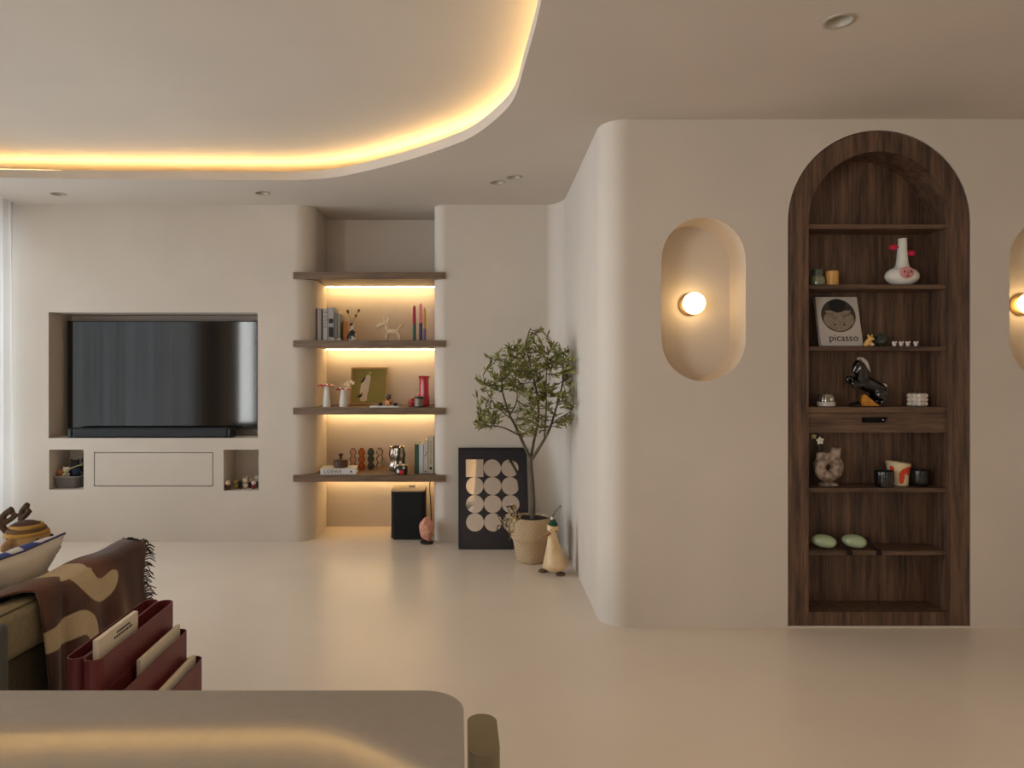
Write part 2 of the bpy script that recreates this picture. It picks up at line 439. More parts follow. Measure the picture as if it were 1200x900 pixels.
# ================================================================== LIGHT AND CAMERA
def area(name, loc, rot, sx, sy, col, W, spread=PI):
    l = bpy.data.lights.new(name, 'AREA'); l.shape = 'RECTANGLE'; l.size = sx; l.size_y = sy; l.color = col; l.energy = W; l.spread = spread
    o = bpy.data.objects.new(name, l); o.location = loc; o.rotation_euler = rot; COL.objects.link(o)
    return o
area('daylight_left_window', (XL - .2, 3.42, 1.27), (0, -PI / 2, 0), 2.3, 3.06, (.82, .91, 1.0), 108, 1.9)
area('added_near_fill', (XL - .25, -2.12, 1.27), (0, -PI / 2, 0), 2.3, 2.35, (1.0, .95, .89), 230)  # added fill lamp, brightens the right side from the near left
area('added_rear_fill', (-1.75, YN - .25, 1.23), (PI / 2, 0, 0), 2.3, 2.25, (1.0, .94, .87), 26)  # added weak fill lamp from behind the viewer
sl = bpy.data.lights.new('added_floor_spot', 'SPOT'); sl.energy = 52; sl.color = (1.0, .88, .72); sl.spot_size = 2.5; sl.spot_blend = 1.0; sl.shadow_soft_size = .04  # added spot out of view, warms the floor on the right
so_ = bpy.data.objects.new('added_floor_spot', sl); so_.location = (1.45, .9, H - .012); COL.objects.link(so_)
w = bpy.data.worlds.new('sky'); scene.world = w; w.use_nodes = True
w.node_tree.nodes['Background'].inputs[0].default_value = (.75, .85, 1.0, 1); w.node_tree.nodes['Background'].inputs[1].default_value = .6
cam = bpy.data.cameras.new('camera'); cam.sensor_width = 36.0; cam.lens = F * 36.0 / 1200
cam.shift_x = (600 - VX) / 1200; cam.shift_y = (VY - 450) / 1200
cam.clip_start = .05
co = bpy.data.objects.new('camera', cam); co.location = (0, 0, ZC); co.rotation_euler = (PI / 2, 0, 0); COL.objects.link(co)
scene.camera = co
vs = scene.view_settings; vs.view_transform = 'Standard'; vs.look = 'None'; vs.gamma = 1.0; vs.use_curve_mapping = False; vs.exposure = -0.05
# ================================================================== SCREEN WALL
# television
tvY = 5.16
x0, x1 = -2.98, -1.52; z0, z1 = Z_(503, tvY), Z_(376, tvY)
tv = thing('television', 'large black flat screen television in the wall recess above the soundbar', 'television', ((x0 + x1) / 2, tvY, z0))
W_, H_ = x1 - x0, z1 - z0
bm = NB(); box(bm, (0, .022, H_ / 2), (W_, .04, H_), bevel=.004); part('casing', bm, M_BLACK, tv)
m = mat('screen_glass', (5, 5, 6), .06, var=.02, spec=.7)
bm = NB(); box(bm, (0, -.0005, H_ / 2 + .003), (W_ - .012, .004, H_ - .02), bevel=.001); part('screen', bm, m, tv)
bm = NB(); box(bm, (0, .09, H_ / 2), (.5, .098, .4), bevel=.01); part('wall_bracket', bm, M_BLACK, tv)
sb = thing('soundbar', 'long dark grey soundbar lying on the ledge below the television', 'soundbar', (X_(175.5, 5.02), 5.075, Z_(513.5, 5) + .001))
bm = NB(); box(bm, (0, 0, .036), (1.155, .12, .066), bevel=.012, seg=3); part('body', bm, mat('speaker_cloth', (44, 45, 47), .85, var=.12, scale=200), sb)
for s in (-1, 1):
    bm = NB(); box(bm, (s * .594, 0, .036), (.032, .122, .068), bevel=.012, seg=3); part('end_cap', bm, M_BLACK, sb)
for s in (-1, 1):
    bm = NB(); box(bm, (s * .45, 0, .0025), (.08, .06, .005)); part('rubber_foot', bm, M_BLACK, sb)
# flush flap between the cubbies
fl = thing('flap_door', 'plastered flush flap door with a thin shadow gap between the two cubbies', 'cabinet door', ((FLP[0][0] + FLP[1][0]) / 2, YW, FLP[0][1]))
bm = NB(); box(bm, (0, .012, (FLP[2][1] - FLP[0][1]) / 2), (FLP[1][0] - FLP[0][0] - .012, .022, FLP[2][1] - FLP[0][1] - .012), bevel=.0015); part('door_panel', bm, M_WALL, fl)

# ---- small toys
def toy(label, loc, body, head, col, cat='toy', group=None, ears='round', s=1.0, rotz=0.0, name='plush_toy', face=None):
    t = thing(name, label, cat, loc, group, rotz)
    m = mat('toy_%d_%d_%d' % col, col, .8, var=.12, scale=30)
    bm = NB(); ell(bm, (0, 0, body * .95), (body * .85, body * .75, body)); part('body', bm, m, t)
    hm = mat('toy_%d_%d_%d' % (face or col), face or col, .7, var=.08, scale=30)
    bm = NB(); ell(bm, (0, -body * .1, body * 1.8 + head * .7), (head, head * .9, head * .92))
    for sx in (-1, 1):
        if ears == 'round': ell(bm, (sx * head * .75, -body * .1, body * 1.8 + head * 1.45), (head * .34, head * .2, head * .34), u=10, v=8)
        elif ears == 'long': ell(bm, (sx * head * .5, -body * .1, body * 1.8 + head * 1.9), (head * .22, head * .16, head * .7), u=10, v=8)
    part('head', bm, hm, t)
    bm = NB()
    for sx in (-1, 1): ell(bm, (sx * head * .38, -body * .1 - head * .84, body * 1.8 + head * .8), (head * .12, head * .1, head * .14), u=8, v=6)
    part('eyes', bm, M_INK, t)
    for sx in (-1, 1):
        bm = NB(); ell(bm, (sx * body * .8, -body * .25, body * 1.05), (body * .25, body * .25, body * .55), R(sx * .5, 'Y'), u=10, v=8); part('arm', bm, m, t)
    return t
# left cubby: fabric basket full of soft toys
cz = CUL[0][1]
bx, by = X_(82, 5.12), 5.12
bk = thing('fabric_basket', 'grey fabric storage basket filled with soft toys in the left cubby', 'basket', (bx, by, cz))
bm = NB()
lo_, hi_ = rrect(.17, .12, .03), rrect(.205, .15, .035)
def loop3(bm, lp, z): return [bm.verts.new((x, y, z)) for x, y in lp]
l0 = loop3(bm, lo_, 0); l1 = loop3(bm, hi_, .088); l2 = loop3(bm, rrect(.193, .138, .03), .088); l3 = loop3(bm, rrect(.16, .11, .028), .012)
bm.faces.new(l0[::-1]); bridge(bm, l0, l1); bridge(bm, l1, l2); bridge(bm, l2, l3); bm.faces.new(l3)
mB = mat('grey_felt', (96, 88, 82), .95, var=.1, scale=120)
part('basket_body', bm, mB, bk)
bm = NB(); tube(bm, [Vector((x, y, .088)) for x, y in hi_], .005, 8, closed=True); part('rim', bm, mat('grey_felt_rim', (128, 120, 112), .95), bk)
toy('tiny cream plush toy poking out of the grey basket', (bx - .015, by - .02, cz + .07), .026, .024, (222, 206, 180), group='soft toys in the basket')
toy('ginger plush toy at the left end of the grey basket', (bx - .06, by - .02, cz + .06), .022, .022, (176, 122, 66), group='soft toys in the basket')
toy('navy blue plush bear sitting high in the grey basket', (bx + .030, by + .02, cz + .075), .042, .034, (50, 58, 84), group='soft toys in the basket', face=(40, 34, 34))
toy('dark brown plush toy rising at the back of the grey basket', (bx + .085, by + .075, cz + .0885), .045, .034, (44, 34, 30), group='soft toys in the basket', ears='long')
bm = NB(); tube(bm, catmull([(-.02, -.045, .08), (.0, -.048, .115), (.03, -.045, .145), (.07, -.035, .165), (.10, -.02, .17)], 5), .0045, 8)
single('toy_strap', bm, mat('strap_yellow', (170, 156, 110), .7), 'pale yellow strap arching out of the grey basket of toys', 'strap', (bx, by, cz))
# right cubby: a row of little figurines
cz2 = CUR[0][1]
fg = [(266.5, 5.02, .020, (74, 48, 34), 'tiny dark brown figurine at the left front of the right cubby', 'none', (214, 190, 160)),
      (275.5, 5.06, .019, (150, 128, 64), 'tiny olive yellow figurine, second from the left in the right cubby', 'round', None),
      (281, 5.075, .016, (44, 38, 44), 'tiny black figurine, third from the left in the right cubby', 'none', None),
      (287, 5.09, .020, (226, 204, 172), 'tiny cream figurine with long ears in the middle of the right cubby', 'long', None),
      (293.5, 5.12, .021, (40, 40, 60), 'tiny navy figurine behind the cream one in the right cubby', 'round', (160, 146, 120)),
      (297, 5.06, .017, (130, 40, 34), 'tiny red figurine near the right end of the right cubby', 'none', (226, 200, 180)),
      (301.5, 5.13, .024, (58, 42, 34), 'taller brown figurine at the right end of the right cubby', 'round', (190, 176, 160))]
for px, Y, s, c, lb, e, fc in fg:
    toy(lb, (X_(px, Y), Y + .01, cz2), s * 1.14, s * 1.05, c, 'figurine', 'figurines in the right cubby', e, name='toy_figurine', face=fc)

# ================================================================== LIT ALCOVE
SHZ = [1.998, 1.494, .995, .497]
nm = ['topmost', 'second', 'third', 'lowest']
for z, k in zip(SHZ, nm):
    t = thing('floating_shelf', 'thick walnut floating shelf with warm light strip, %s in the lit alcove' % k if k != 'topmost' else 'empty thick walnut floating shelf, topmost above the lit alcove', 'shelf', (0, YW, z), 'walnut shelves in the alcove')
    e = .002
    pl = [(-1.209, -.015), (-.082, -.015), (-.082, -.001)] + [(x - .0 - e * .7, y - YW - e * .4) for x, y in right_arc[::-1]][1:] + [(AX1 - e, YA - YW - e), (AX0 + e, YA - YW - e)] + [(x + e * .7, y - YW - e * .4) for x, y in left_arc[::-1]][:-1] + [(-1.209, -.001)]
    bm = NB(); prism(bm, pl, -.05, 0); part('board', bm, M_SHELF, t, smooth=20)
    bm = NB(); box(bm, ((AX0 + AX1) / 2, .440, -.0525), (AX1 - AX0 - .02, .012, .005)); part('light_strip', bm, M_LED, t, 'glowing warm light strip under the board')

def book(label, loc, w, d, h, cov, group, spine=None, rotz=0.0, page=True, name='book'):
    """upright book: spine towards the viewer, origin at bottom centre of the spine"""
    t = thing(name, label, 'book', loc, group, rotz)
    bm = NB()
    box(bm, (0, .0015, h / 2), (w, .003, h), bevel=.0012); box(bm, (-w / 2 + .0012, d / 2, h / 2), (.0024, d, h)); box(bm, (w / 2 - .0012, d / 2, h / 2), (.0024, d, h))
    part('cover', bm, mat('cover_%d_%d_%d' % cov, cov, .6, var=.03), t)
    bm = NB(); box(bm, (0, d / 2, h / 2), (w - .005, d - .008, h - .008)); part('pages', bm, M_PAGE, t)
    return t
SP = FACE @ R(-PI / 2, 'Z')       # lettering that runs down a spine
zs = SHZ[1] + .0005
g = 'books on the second alcove shelf'
Yb = 5.10
def bx_(a, b): return X_((a + b) / 2, Yb), (b - a) / F * Yb
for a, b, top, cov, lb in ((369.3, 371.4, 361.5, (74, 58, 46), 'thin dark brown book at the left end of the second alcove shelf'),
                           (371.6, 376.6, 361.5, (176, 164, 158), 'mauve grey book, second from the left on the second alcove shelf'),
                           (376.8, 378.2, 362, (60, 54, 54), 'very thin dark slab filling the shaded gap left of the white lettered spine'),  # dark gap between two books made solid: shade put into a shape
                           (378.4, 383.6, 362, (196, 188, 180), 'white book with black lettering down its spine on the second alcove shelf'),
                           (384, 391.2, 360.5, (170, 164, 164), 'grey book with two dark squares on its spine on the second alcove shelf'),
                           (391.6, 395.4, 367, (120, 112, 98), 'shorter olive grey book right of the squares spine'),
                           (395.6, 398.6, 367.5, (146, 136, 120), 'shorter beige grey book at the right of the grey book row'),):
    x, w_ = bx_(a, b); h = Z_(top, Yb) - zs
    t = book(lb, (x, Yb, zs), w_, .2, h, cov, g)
    if 'lettering' in lb:
        bm = NB(); glyphs(bm, 5, .026, T(0, -.0006, h * .66) @ SP, 1.05, 4); part('lettering', bm, M_INK, t)
    if 'dark squares' in lb:
        bm = NB(); box(bm, (.002, -.0006, h * .60), (.032, .002, .034)); box(bm, (.002, -.0006, h * .27), (.034, .002, .075)); part('spine_blocks', bm, M_INK, t)
x, w_ = bx_(400.2, 404.4); book('orange notebook standing right of the grey books on the second alcove shelf', (x, 5.16, zs), w_, .12, Z_(377, 5.16) - zs, (206, 138, 78), g)
for px, Y, lb in ((390.5, 5.03, 'left'), (397.5, 5.03, 'right')):
    t = thing('shell_trinket', 'tiny white ceramic shell, %s of two in front of the grey books' % lb, 'trinket', (X_(px, Y), Y, zs), 'tiny shells before the books')
    bm = NB(); ell(bm, (0, 0, .008), (.018, .012, .008))
    for i in range(5): ell(bm, (-.013 + .0065 * i, -.006, .011), (.0035, .009, .006), u=8, v=6)
    part('shell', bm, M_WHITE, t)
# black and white bud vase with dried stems
Y = 5.16; t = thing('bud_vase', 'small black and white bud vase holding three dried stems', 'vase', (X_(412.6, Y), Y, zs))
bm = NB(); lathe(bm, [(.026, 0), (.034, .012), (.037, .032), (.032, .055), (.018, .085), (.011, .1), (.014, .12), (.018, .138), (.015, .138), (.010, .12), (.008, .1)], seg=28, cap=False)
bm.faces.new([v for v in bm.verts if abs(v.co.z) < 1e-6])
part('vase_body', bm, two_tone('vase_patches', (34, 30, 32), (226, 216, 200), 22, .50, .3), t)
bm = NB(); tube(bm, catmull([(0, 0, .09), (-.008, 0, .16), (-.033, .004, .222)], 5), .0016, 6); tube(bm, catmull([(0, 0, .09), (.01, 0, .16), (.048, 0, .230)], 5), .0016, 6); tube(bm, catmull([(.004, 0, .12), (.012, -.004, .165), (.028, -.006, .19)], 5), .0015, 6)
part('stems', bm, mat('dry_stem', (128, 98, 62), .8), t)
for c, r in (((-.035, .004, .226), .012), ((.051, 0, .233), .010), ((.030, -.006, .194), .009)):
    bm = NB()
    ell(bm, c, (r * .8, r * .8, r * 1.35), R(.5 if c[0] > 0 else -.5, 'Y'), u=10, v=8)
    for i in range(5): ell(bm, (c[0] + r * .6 * math.cos(i * 1.26), c[1] + r * .6 * math.sin(i * 1.26), c[2] + r * .7), (r * .3, r * .3, r * .7), u=8, v=6)
    part('seed_head', bm, mat('seed_brown', (86, 60, 38), .8, var=.3, scale=60), t)
# balloon style dog
Y = 5.2; o = at(441, 398.5, Y); s = Y / F
t = thing('balloon_dog', 'glossy cream twisted balloon dog figurine on the second alcove shelf', 'figurine', (o.x, Y, zs))
def pp(px, py, dy=0.0): return Vector(((px - 441) * s, dy, (400.3 - py) * s))
bm = NB()
def saus(pts, r):
    pts = catmull(pts, 6); n = len(pts)
    tube(bm, pts, [r * 1.22 * (.45 + .55 * math.sin(PI * i / (n - 1)) ** .45) for i in range(n)], 10)
saus([pp(441.5, 384), pp(446, 381), pp(452, 379.5)], .016); saus([pp(452, 379), pp(450.5, 373), pp(453, 369.5), pp(455.5, 372), pp(454, 379)], .0095)
saus([pp(452, 380), pp(453.5, 384), pp(456, 390)], .010)
saus([pp(455, 389), pp(461, 389.5), pp(467, 389)], .017); saus([pp(466, 389), pp(468.5, 383), pp(474, 378.5)], .008)
for dy in (-.016, .016):
    saus([pp(455, 390, dy * .3), pp(453.5, 394, dy), pp(452.5, 399, dy)], .011); saus([pp(466, 390, dy * .3), pp(468, 394, dy), pp(469, 399, dy)], .011)
part('body', fuse(bm, .0035, 2), mat('balloon_cream', (226, 200, 160), .2, coat=.5), t, smooth=60)
# twisted candles in two colours
def twist(a, z): return 1 + .16 * math.cos(3 * (a - z * 90))
for px, top, mid, c1, c2, tip, lb in ((485.4, 358, 380, (168, 36, 58), (40, 84, 66), (96, 20, 40), 'twisted candle, crimson above dark green, leftmost of three'),
                                 (493, 355.5, 378.5, (226, 120, 128), (48, 46, 92), (190, 140, 70), 'twisted candle, pink above navy blue, middle of three'),
                                 (497.6, 361, 385.5, (226, 186, 96), (150, 120, 176), (226, 186, 96), 'slim candle, yellow above lilac, rightmost of three')):
    Y = 5.16 if px < 496 else 5.22
    t = thing('taper_candle', lb + ' on the second alcove shelf', 'candle', (X_(px, Y), Y, zs), 'two colour taper candles')
    hb = Z_(mid, Y) - zs; ht = Z_(top, Y) - zs; r = .0125
    bm = NB(); lathe(bm, [(r * 1.05, 0), (r * 1.05, .004), (r, .006), (r, hb)], seg=20); part('candle_base', bm, mat('wax_%d_%d_%d' % c2, c2, .45), t)
    k = 40
    tw = twist if px < 496 else None
    bm = NB(); lathe(bm, [((r * .98) * (1 - .25 * (i / k) ** 3), hb + (ht - hb - .008) * i / k) for i in range(k + 1)] + [(.003, ht - .002)], seg=24, mod=tw); part('candle_top', bm, mat('wax_%d_%d_%d' % c1, c1, .45), t)
    bm = NB(); tube(bm, [(0, 0, ht - .004), (.001, 0, ht + .006)], .0012, 6); part('wick', bm, M_INK, t)

# ---- third shelf
zs = SHZ[2] + .0005
def mushroom(px, Y, h, rc, lb, flower):
    t = thing('mushroom_vase', lb, 'vase', (X_(px, Y), Y, zs), 'mushroom vases')
    bm = NB(); lathe(bm, [(.029, 0), (.031, .004), (.030, h * .25), (.024, h * .55), (.0185, h * .84), (.020, h * .9), (.017, h * .92), (.013, h * .8)], cap=False)
    bm.faces.new([v for v in bm.verts if abs(v.co.z) < 1e-6]); part('stem', bm, M_WHITE, t)
    bm = NB(); sg = 60
    prof = [(.016, h * .88, 0), (rc * .55, h * .885, .1), (rc * .93, h * .865, .7), (rc, h * .885, 1), (rc * .9, h * .915, .8), (rc * .55, h * .955, .3), (.018, h * .975, 0), (.014, h * .95, 0)]
    rings = []
    for r, z, k in prof:
        rings.append([bm.verts.new((r * math.cos(2 * PI * i / sg) * (1 + .05 * k * math.cos(7 * 2 * PI * i / sg)), r * math.sin(2 * PI * i / sg) * (1 + .05 * k * math.cos(7 * 2 * PI * i / sg)), z + .009 * k * math.sin(7 * 2 * PI * i / sg))) for i in range(sg)])
    for a, b in zip(rings, rings[1:]): bridge(bm, a, b)
    part('cap', bm, two_tone('mushroom_cap', (176, 34, 40), (232, 206, 186), 38, .53, .3, .03), t)
    if flower:
        bm = NB(); tube(bm, catmull([(0, 0, h * .6), (.012, 0, h * 1.02), (.03, -.004, h * 1.18), (.055, -.006, h * 1.26)], 6), .0015, 6); part('flower_stem', bm, mat('green_stem', (110, 112, 60), .7), t)
        for c in ((.032, -.004, h * 1.22), (.058, -.006, h * 1.27), (.075, -.01, h * 1.20), (.012, -.004, h * 1.13), (.036, -.01, h * 1.10)):
            bm = NB()
            for i in range(5):
                a = i * 2 * PI / 5 + c[0] * 40
                ell(bm, (c[0] + .008 * math.cos(a), c[1], c[2] + .008 * math.sin(a)), (.007, .003, .005), R(-a, 'Y'), u=10, v=6)
            ell(bm, (c[0], c[1] - .004, c[2]), (.004, .004, .004), u=8, v=6)
            part('flower', bm, mat('petal_white', (238, 222, 176), .6, var=.06, scale=60), t)
mushroom(383, 5.09, Z_(449, 5.09) - zs, .066, 'taller white mushroom vase with red and white cap, leftmost on its shelf', False)
mushroom(402.3, 5.11, Z_(453.5, 5.11) - zs, .054, 'shorter white mushroom vase with cream blossoms beside the framed bird print', True)
# framed bird print leaning on the alcove wall
Y = 5.37; w_, h_ = (453.3 - 410) / F * Y, .305
t = thing('framed_print', 'framed olive green print of a white bird leaning against the alcove wall', 'picture', (X_(431.6, Y), Y, zs + .0046))
t.rotation_euler = (-.20, 0, 0)
bm = NB(); ring_prism(bm, rect(-w_ / 2, w_ / 2, 0, h_), rect(-w_ / 2 + .011, w_ / 2 - .011, .011, h_ - .011), 0, .022, UPR); part('frame', bm, wood('pine_frame', (176, 130, 76), (206, 162, 104), (6, 6, 6)), t)
bm = NB(); box(bm, (0, .014, h_ / 2), (w_ - .02, .004, h_ - .02)); pic = part('print', bm, mat('olive_paper', (156, 142, 74), .7, var=.12, scale=3), t)
def flat(parent, name, poly, m, dep, th=.0008, lbl=None):
    bm = NB(); prism(bm, poly, -dep, -dep + th, UPR @ Matrix.Diagonal((1, 1, 1, 1))); return part(name, bm, m, parent, lbl)
def blob(pts, n=6): return [(p.x, p.y) for p in catmull([(x, y, 0) for x, y in pts] + [(pts[0][0], pts[0][1], 0)], n)][:-1]
k = h_ / 44.0
def q(x, y): return ((x - 431.6) * F and (x - 431.6) / F * Y, (476 - y) * k)
bird = blob([q(432.2, 441), q(433.3, 443.5), q(432.8, 448), q(432, 453), q(431.2, 459), q(429.8, 465), q(429.4, 470.5), q(426, 472), q(421.8, 471), q(421.5, 468.5), q(423.6, 466), q(424, 461.5), q(421.2, 463), q(421.6, 457), q(422.6, 451.5), q(425.5, 448.5), q(427.3, 444.5), q(428.8, 441)])
flat(pic, 'white_bird', bird, mat('paper_white', (226, 212, 192), .7), -.0115)
flat(pic, 'crest', blob([q(431, 437.5), q(433.6, 437.2), q(434.2, 439), q(431.8, 440.4), q(430.2, 440.6)]), mat('paper_yellow', (206, 190, 96), .7), -.0112)
flat(pic, 'dark_wing', blob([q(427.6, 442.5), q(425.5, 447.6), q(422, 450.6), q(422.8, 447.4)]), M_INK, -.0115)
flat(pic, 'dark_tail', blob([q(423.6, 463.5), q(423, 466), q(418, 467.4), q(420, 464.8)]), M_INK, -.0115)
# tray with small objects
Y = 5.06; t = thing('display_tray', 'thin white tray under the small figurine on the third alcove shelf', 'tray', (X_(451, Y), Y, zs))
bm = NB(); prism(bm, rrect(.225, .075, .02), 0, .006); ring_prism(bm, rrect(.225, .075, .02), rrect(.215, .065, .017), .006, .011); part('tray_body', bm, M_WHITE, t)
for px, lb in ((445.6, 'left'), (463.3, 'right')):
    t = thing('tealight_cup', 'tiny black tealight cup at the %s end of the white tray' % lb, 'cup', (X_(px, Y), Y, zs + .0065), 'tealight cups on the tray')
    bm = NB(); lathe(bm, [(.010, 0), (.014, .004), (.016, .026), (.013, .026), (.011, .008)], cap=False); bm.faces.new([v for v in bm.verts if abs(v.co.z) < 1e-6]); part('cup', bm, M_BLACK, t)
    bm = NB(); lathe(bm, [(.0, .008), (.0115, .010), (.0125, .020), (0, .021)]); part('wax', bm, M_INK, t)
t = thing('painted_figurine', 'small brown and red painted figurine standing on the white tray', 'figurine', (X_(455, Y), Y, zs + .0065))
bm = NB(); lathe(bm, [(.019, 0), (.026, .010), (.027, .028), (.022, .044), (.012, .052)]); part('body', bm, two_tone('toy_paint', (150, 24, 40), (206, 160, 96), 55, .5), t)
bm = NB(); ell(bm, (-.001, 0, .068), (.022, .02, .022)); part('head', bm, mat('toy_head', (86, 60, 44), .4, var=.3, scale=80), t)
bm = NB(); ell(bm, (-.006, -.002, .085), (.013, .013, .010)); ell(bm, (.014, 0, .082), (.012, .008, .008)); part('hat', bm, two_tone('hat_paint', (190, 170, 140), (70, 78, 50), 60), t)
for sx in (-1, 1):
    bm = NB(); ell(bm, (sx * .026, -.006, .032), (.007, .008, .018), R(sx * .4, 'Y'), u=10, v=8); part('arm', bm, mat('toy_arm', (180, 130, 70), .4), t)
# red boot vase
Y = 5.2; sc = Y / F; t = thing('boot_vase', 'shiny red boot shaped vase at the right end of the third alcove shelf', 'vase', (X_(497, Y), Y, zs))
bm = NB(); hh = Z_(441, Y) - zs
lathe(bm, [(.040, .002), (.043, .012), (.043, .05), (.038, .10), (.036, hh - .03), (.039, hh - .012), (.045, hh)], seg=32)
ell(bm, (-.045, 0, .040), (.055, .038, .038)); ell(bm, (-.085, 0, .034), (.042, .038, .034)); ell(bm, (-.02, 0, .06), (.045, .036, .045))
box(bm, (-.045, 0, .008), (.15, .062, .014), bevel=.005)
part('boot_body', fuse(bm, .004, 5), mat('red_glaze', (182, 20, 38), .12, var=.05, coat=.6), t, smooth=70)
bm = NB(); lathe(bm, [(.0, hh - .004), (.036, hh - .003), (.041, hh + .004), (.0445, hh + .003), (.0455, hh - .004)], cap=False); part('rim', bm, mat('red_glaze_rim', (150, 14, 30), .2), t)
Y = 5.06; t = thing('candle_jar', 'grey candle jar with black lid in front of the red boot vase', 'candle', (X_(490.8, Y), Y, zs))
bm = NB(); lathe(bm, [(.030, 0), (.034, .004), (.0345, .066), (.032, .07)]); part('jar', bm, mat('jar_grey', (128, 112, 92), .25, var=.1, scale=20), t)
bm = NB(); lathe(bm, [(.0352, .064), (.036, .066), (.036, .078), (.034, .081)]); part('lid', bm, M_BLACK, t)
bm = NB(); lathe(bm, [(.0325, -.0), (.0356, .001), (.0356, .006), (.0345, .008)], cap=False); part('base_ring', bm, M_BLACK, t)
# ---- lowest shelf
zs = SHZ[3] + .0005
t = thing('book', 'white coffee table book lying flat under the round wooden box', 'book', (X_(396.4, 5.01), 5.01, zs), rotz=.06)
w_ = 41.5 / F * 5.01
bm = NB(); box(bm, (0, .0015, .021), (w_, .003, .042), bevel=.0012); box(bm, (0, .095, .0015), (w_, .19, .003)); box(bm, (0, .095, .0405), (w_, .19, .003)); cv = part('cover', bm, mat('cover_white', (214, 208, 202), .5), t)
bm = NB(); box(bm, (0, .095, .021), (w_ - .008, .184, .036)); part('pages', bm, M_PAGE, t)
bm = NB(); words(bm, 'LOEWE', .034, T(-.04, -.0008, .021) @ FACE, spacing=1.25); box(bm, (.094, 0, .021), (.012, .001, .014)); part('lettering', bm, M_INK, cv)
t = thing('wooden_box', 'round dark brown wooden box with knobbed lid on the white lying book', 'box', (X_(399.4, 5.10), 5.10, zs + .043))
mW = wood('box_wood', (58, 36, 26), (92, 60, 42), (8, 8, 8), .4)
bm = NB(); lathe(bm, [(.050, 0), (.054, .004), (.055, .046), (.052, .05)]); part('box_body', bm, mW, t)
bm = NB(); lathe(bm, [(.0, .0502), (.055, .0502), (.0565, .053), (.054, .058), (.016, .062), (.010, .068), (.010, .082), (.016, .090), (.019, .096), (.016, .104), (0, .107)]); part('lid', bm, mW, t)
# stacked-bubble glass vases
Y = 5.30
for px, yy, c, lb, sol in ((413.8, 5.30, (246, 222, 208), 'pink bubble glass vase standing right of the wooden box', .12), (423.8, 5.30, (242, 168, 96), 'orange bubble glass vase, between the pink and the smoky grey ones', .16), (434.6, 5.30, (150, 156, 148), 'smoky grey green bubble glass vase right of the orange one', .18), (445, 5.33, (246, 240, 230), 'almost clear bubble glass vase right of the smoky grey one', .05)):
    t = thing('bubble_vase', lb, 'vase', (X_(px, yy), yy, zs), 'bubble glass vases')
    r = .0275; bm = NB(); prof = [(.016, .0)]
    for kk in range(3):
        c0 = .024 + kk * .053
        for i in range(11):
            a = -PI / 2 + .62 + (PI - 1.24) * i / 10
            prof.append((r * math.cos(a), c0 + r * 1.08 * math.sin(a)))
    prof += [(.014, .160), (.013, .157)]
    lathe(bm, prof, seg=28, cap=False); bm.faces.new([v for v in bm.verts if v.co.z < 1e-6])
    part('glass', bm, clear('glass_%d_%d' % c[:2], c, .25, sol), t, smooth=60)
    bm = NB(); lathe(bm, [(.013, .156), (.015, .159), (.0155, .163), (.013, .164), (.012, .160)], cap=False); part('rim', bm, clear('glass_%d_%d' % c[:2], c, .25, sol), t)
# silver fluted vase
Y = 5.20; t = thing('fluted_vase', 'tall silver fluted vase behind the small red and black jar', 'vase', (X_(465.5, Y), Y, zs))
hh = Z_(523.5, Y) - zs
def flute(a, z): return 1 + .11 * math.cos(7 * (a - z * 2.2))
bm = NB(); lathe(bm, [(.044, 0), (.050, .006)] + [(.056 + .004 * math.sin(i * .7), .006 + (hh - .012) * i / 16) for i in range(17)] + [(.052, hh), (.046, hh - .002), (.044, .02)], seg=70, mod=flute, cap=False)
bm.faces.new([v for v in bm.verts if v.co.z < 1e-6]); part('vase_body', bm, mat('silver_glaze', (176, 160, 146), .14, .9, var=.1, scale=30), t, smooth=60)
bm = NB(); lathe(bm, [(.048, hh - .001), (.052, hh + .004), (.057, hh), (.053, hh - .006)], seg=70, mod=flute, cap=False); part('rim', bm, M_CHROME, t)
Y = 5.03; t = thing('patterned_jar', 'small round jar painted black red and white in front of the silver vase', 'jar', (X_(470.6, Y), Y, zs))
bm = NB(); lathe(bm, [(.034, 0), (.043, .008), (.046, .03), (.045, .056), (.040, .062)]); part('jar_body', bm, mat('jar_black', (24, 20, 22), .3), t)
def patch(px, pz, rx, rz, m, n):
    bm = NB(); a = px / .046; ell(bm, (.0448 * math.sin(a), -.0448 * math.cos(a), pz), (rx, .003, rz), R(a, 'Z'), u=14, v=8); part(n, bm, m, t)
patch(.004, .020, .017, .016, mat('paint_red', (186, 24, 40), .35), 'red_patch'); patch(-.026, .026, .012, .014, mat('paint_white', (228, 216, 200), .4), 'white_patch'); patch(.02, .052, .012, .008, mat('paint_white', (228, 216, 200), .4), 'white_patch')
bm = NB(); lathe(bm, [(.0, .0625), (.041, .0625), (.042, .068), (.030, .073), (0, .075)]); part('lid', bm, two_tone('lid_paint', (30, 26, 26), (216, 200, 170), 40), t)
g = 'books at the right end of the lowest shelf'; Yb = 5.07
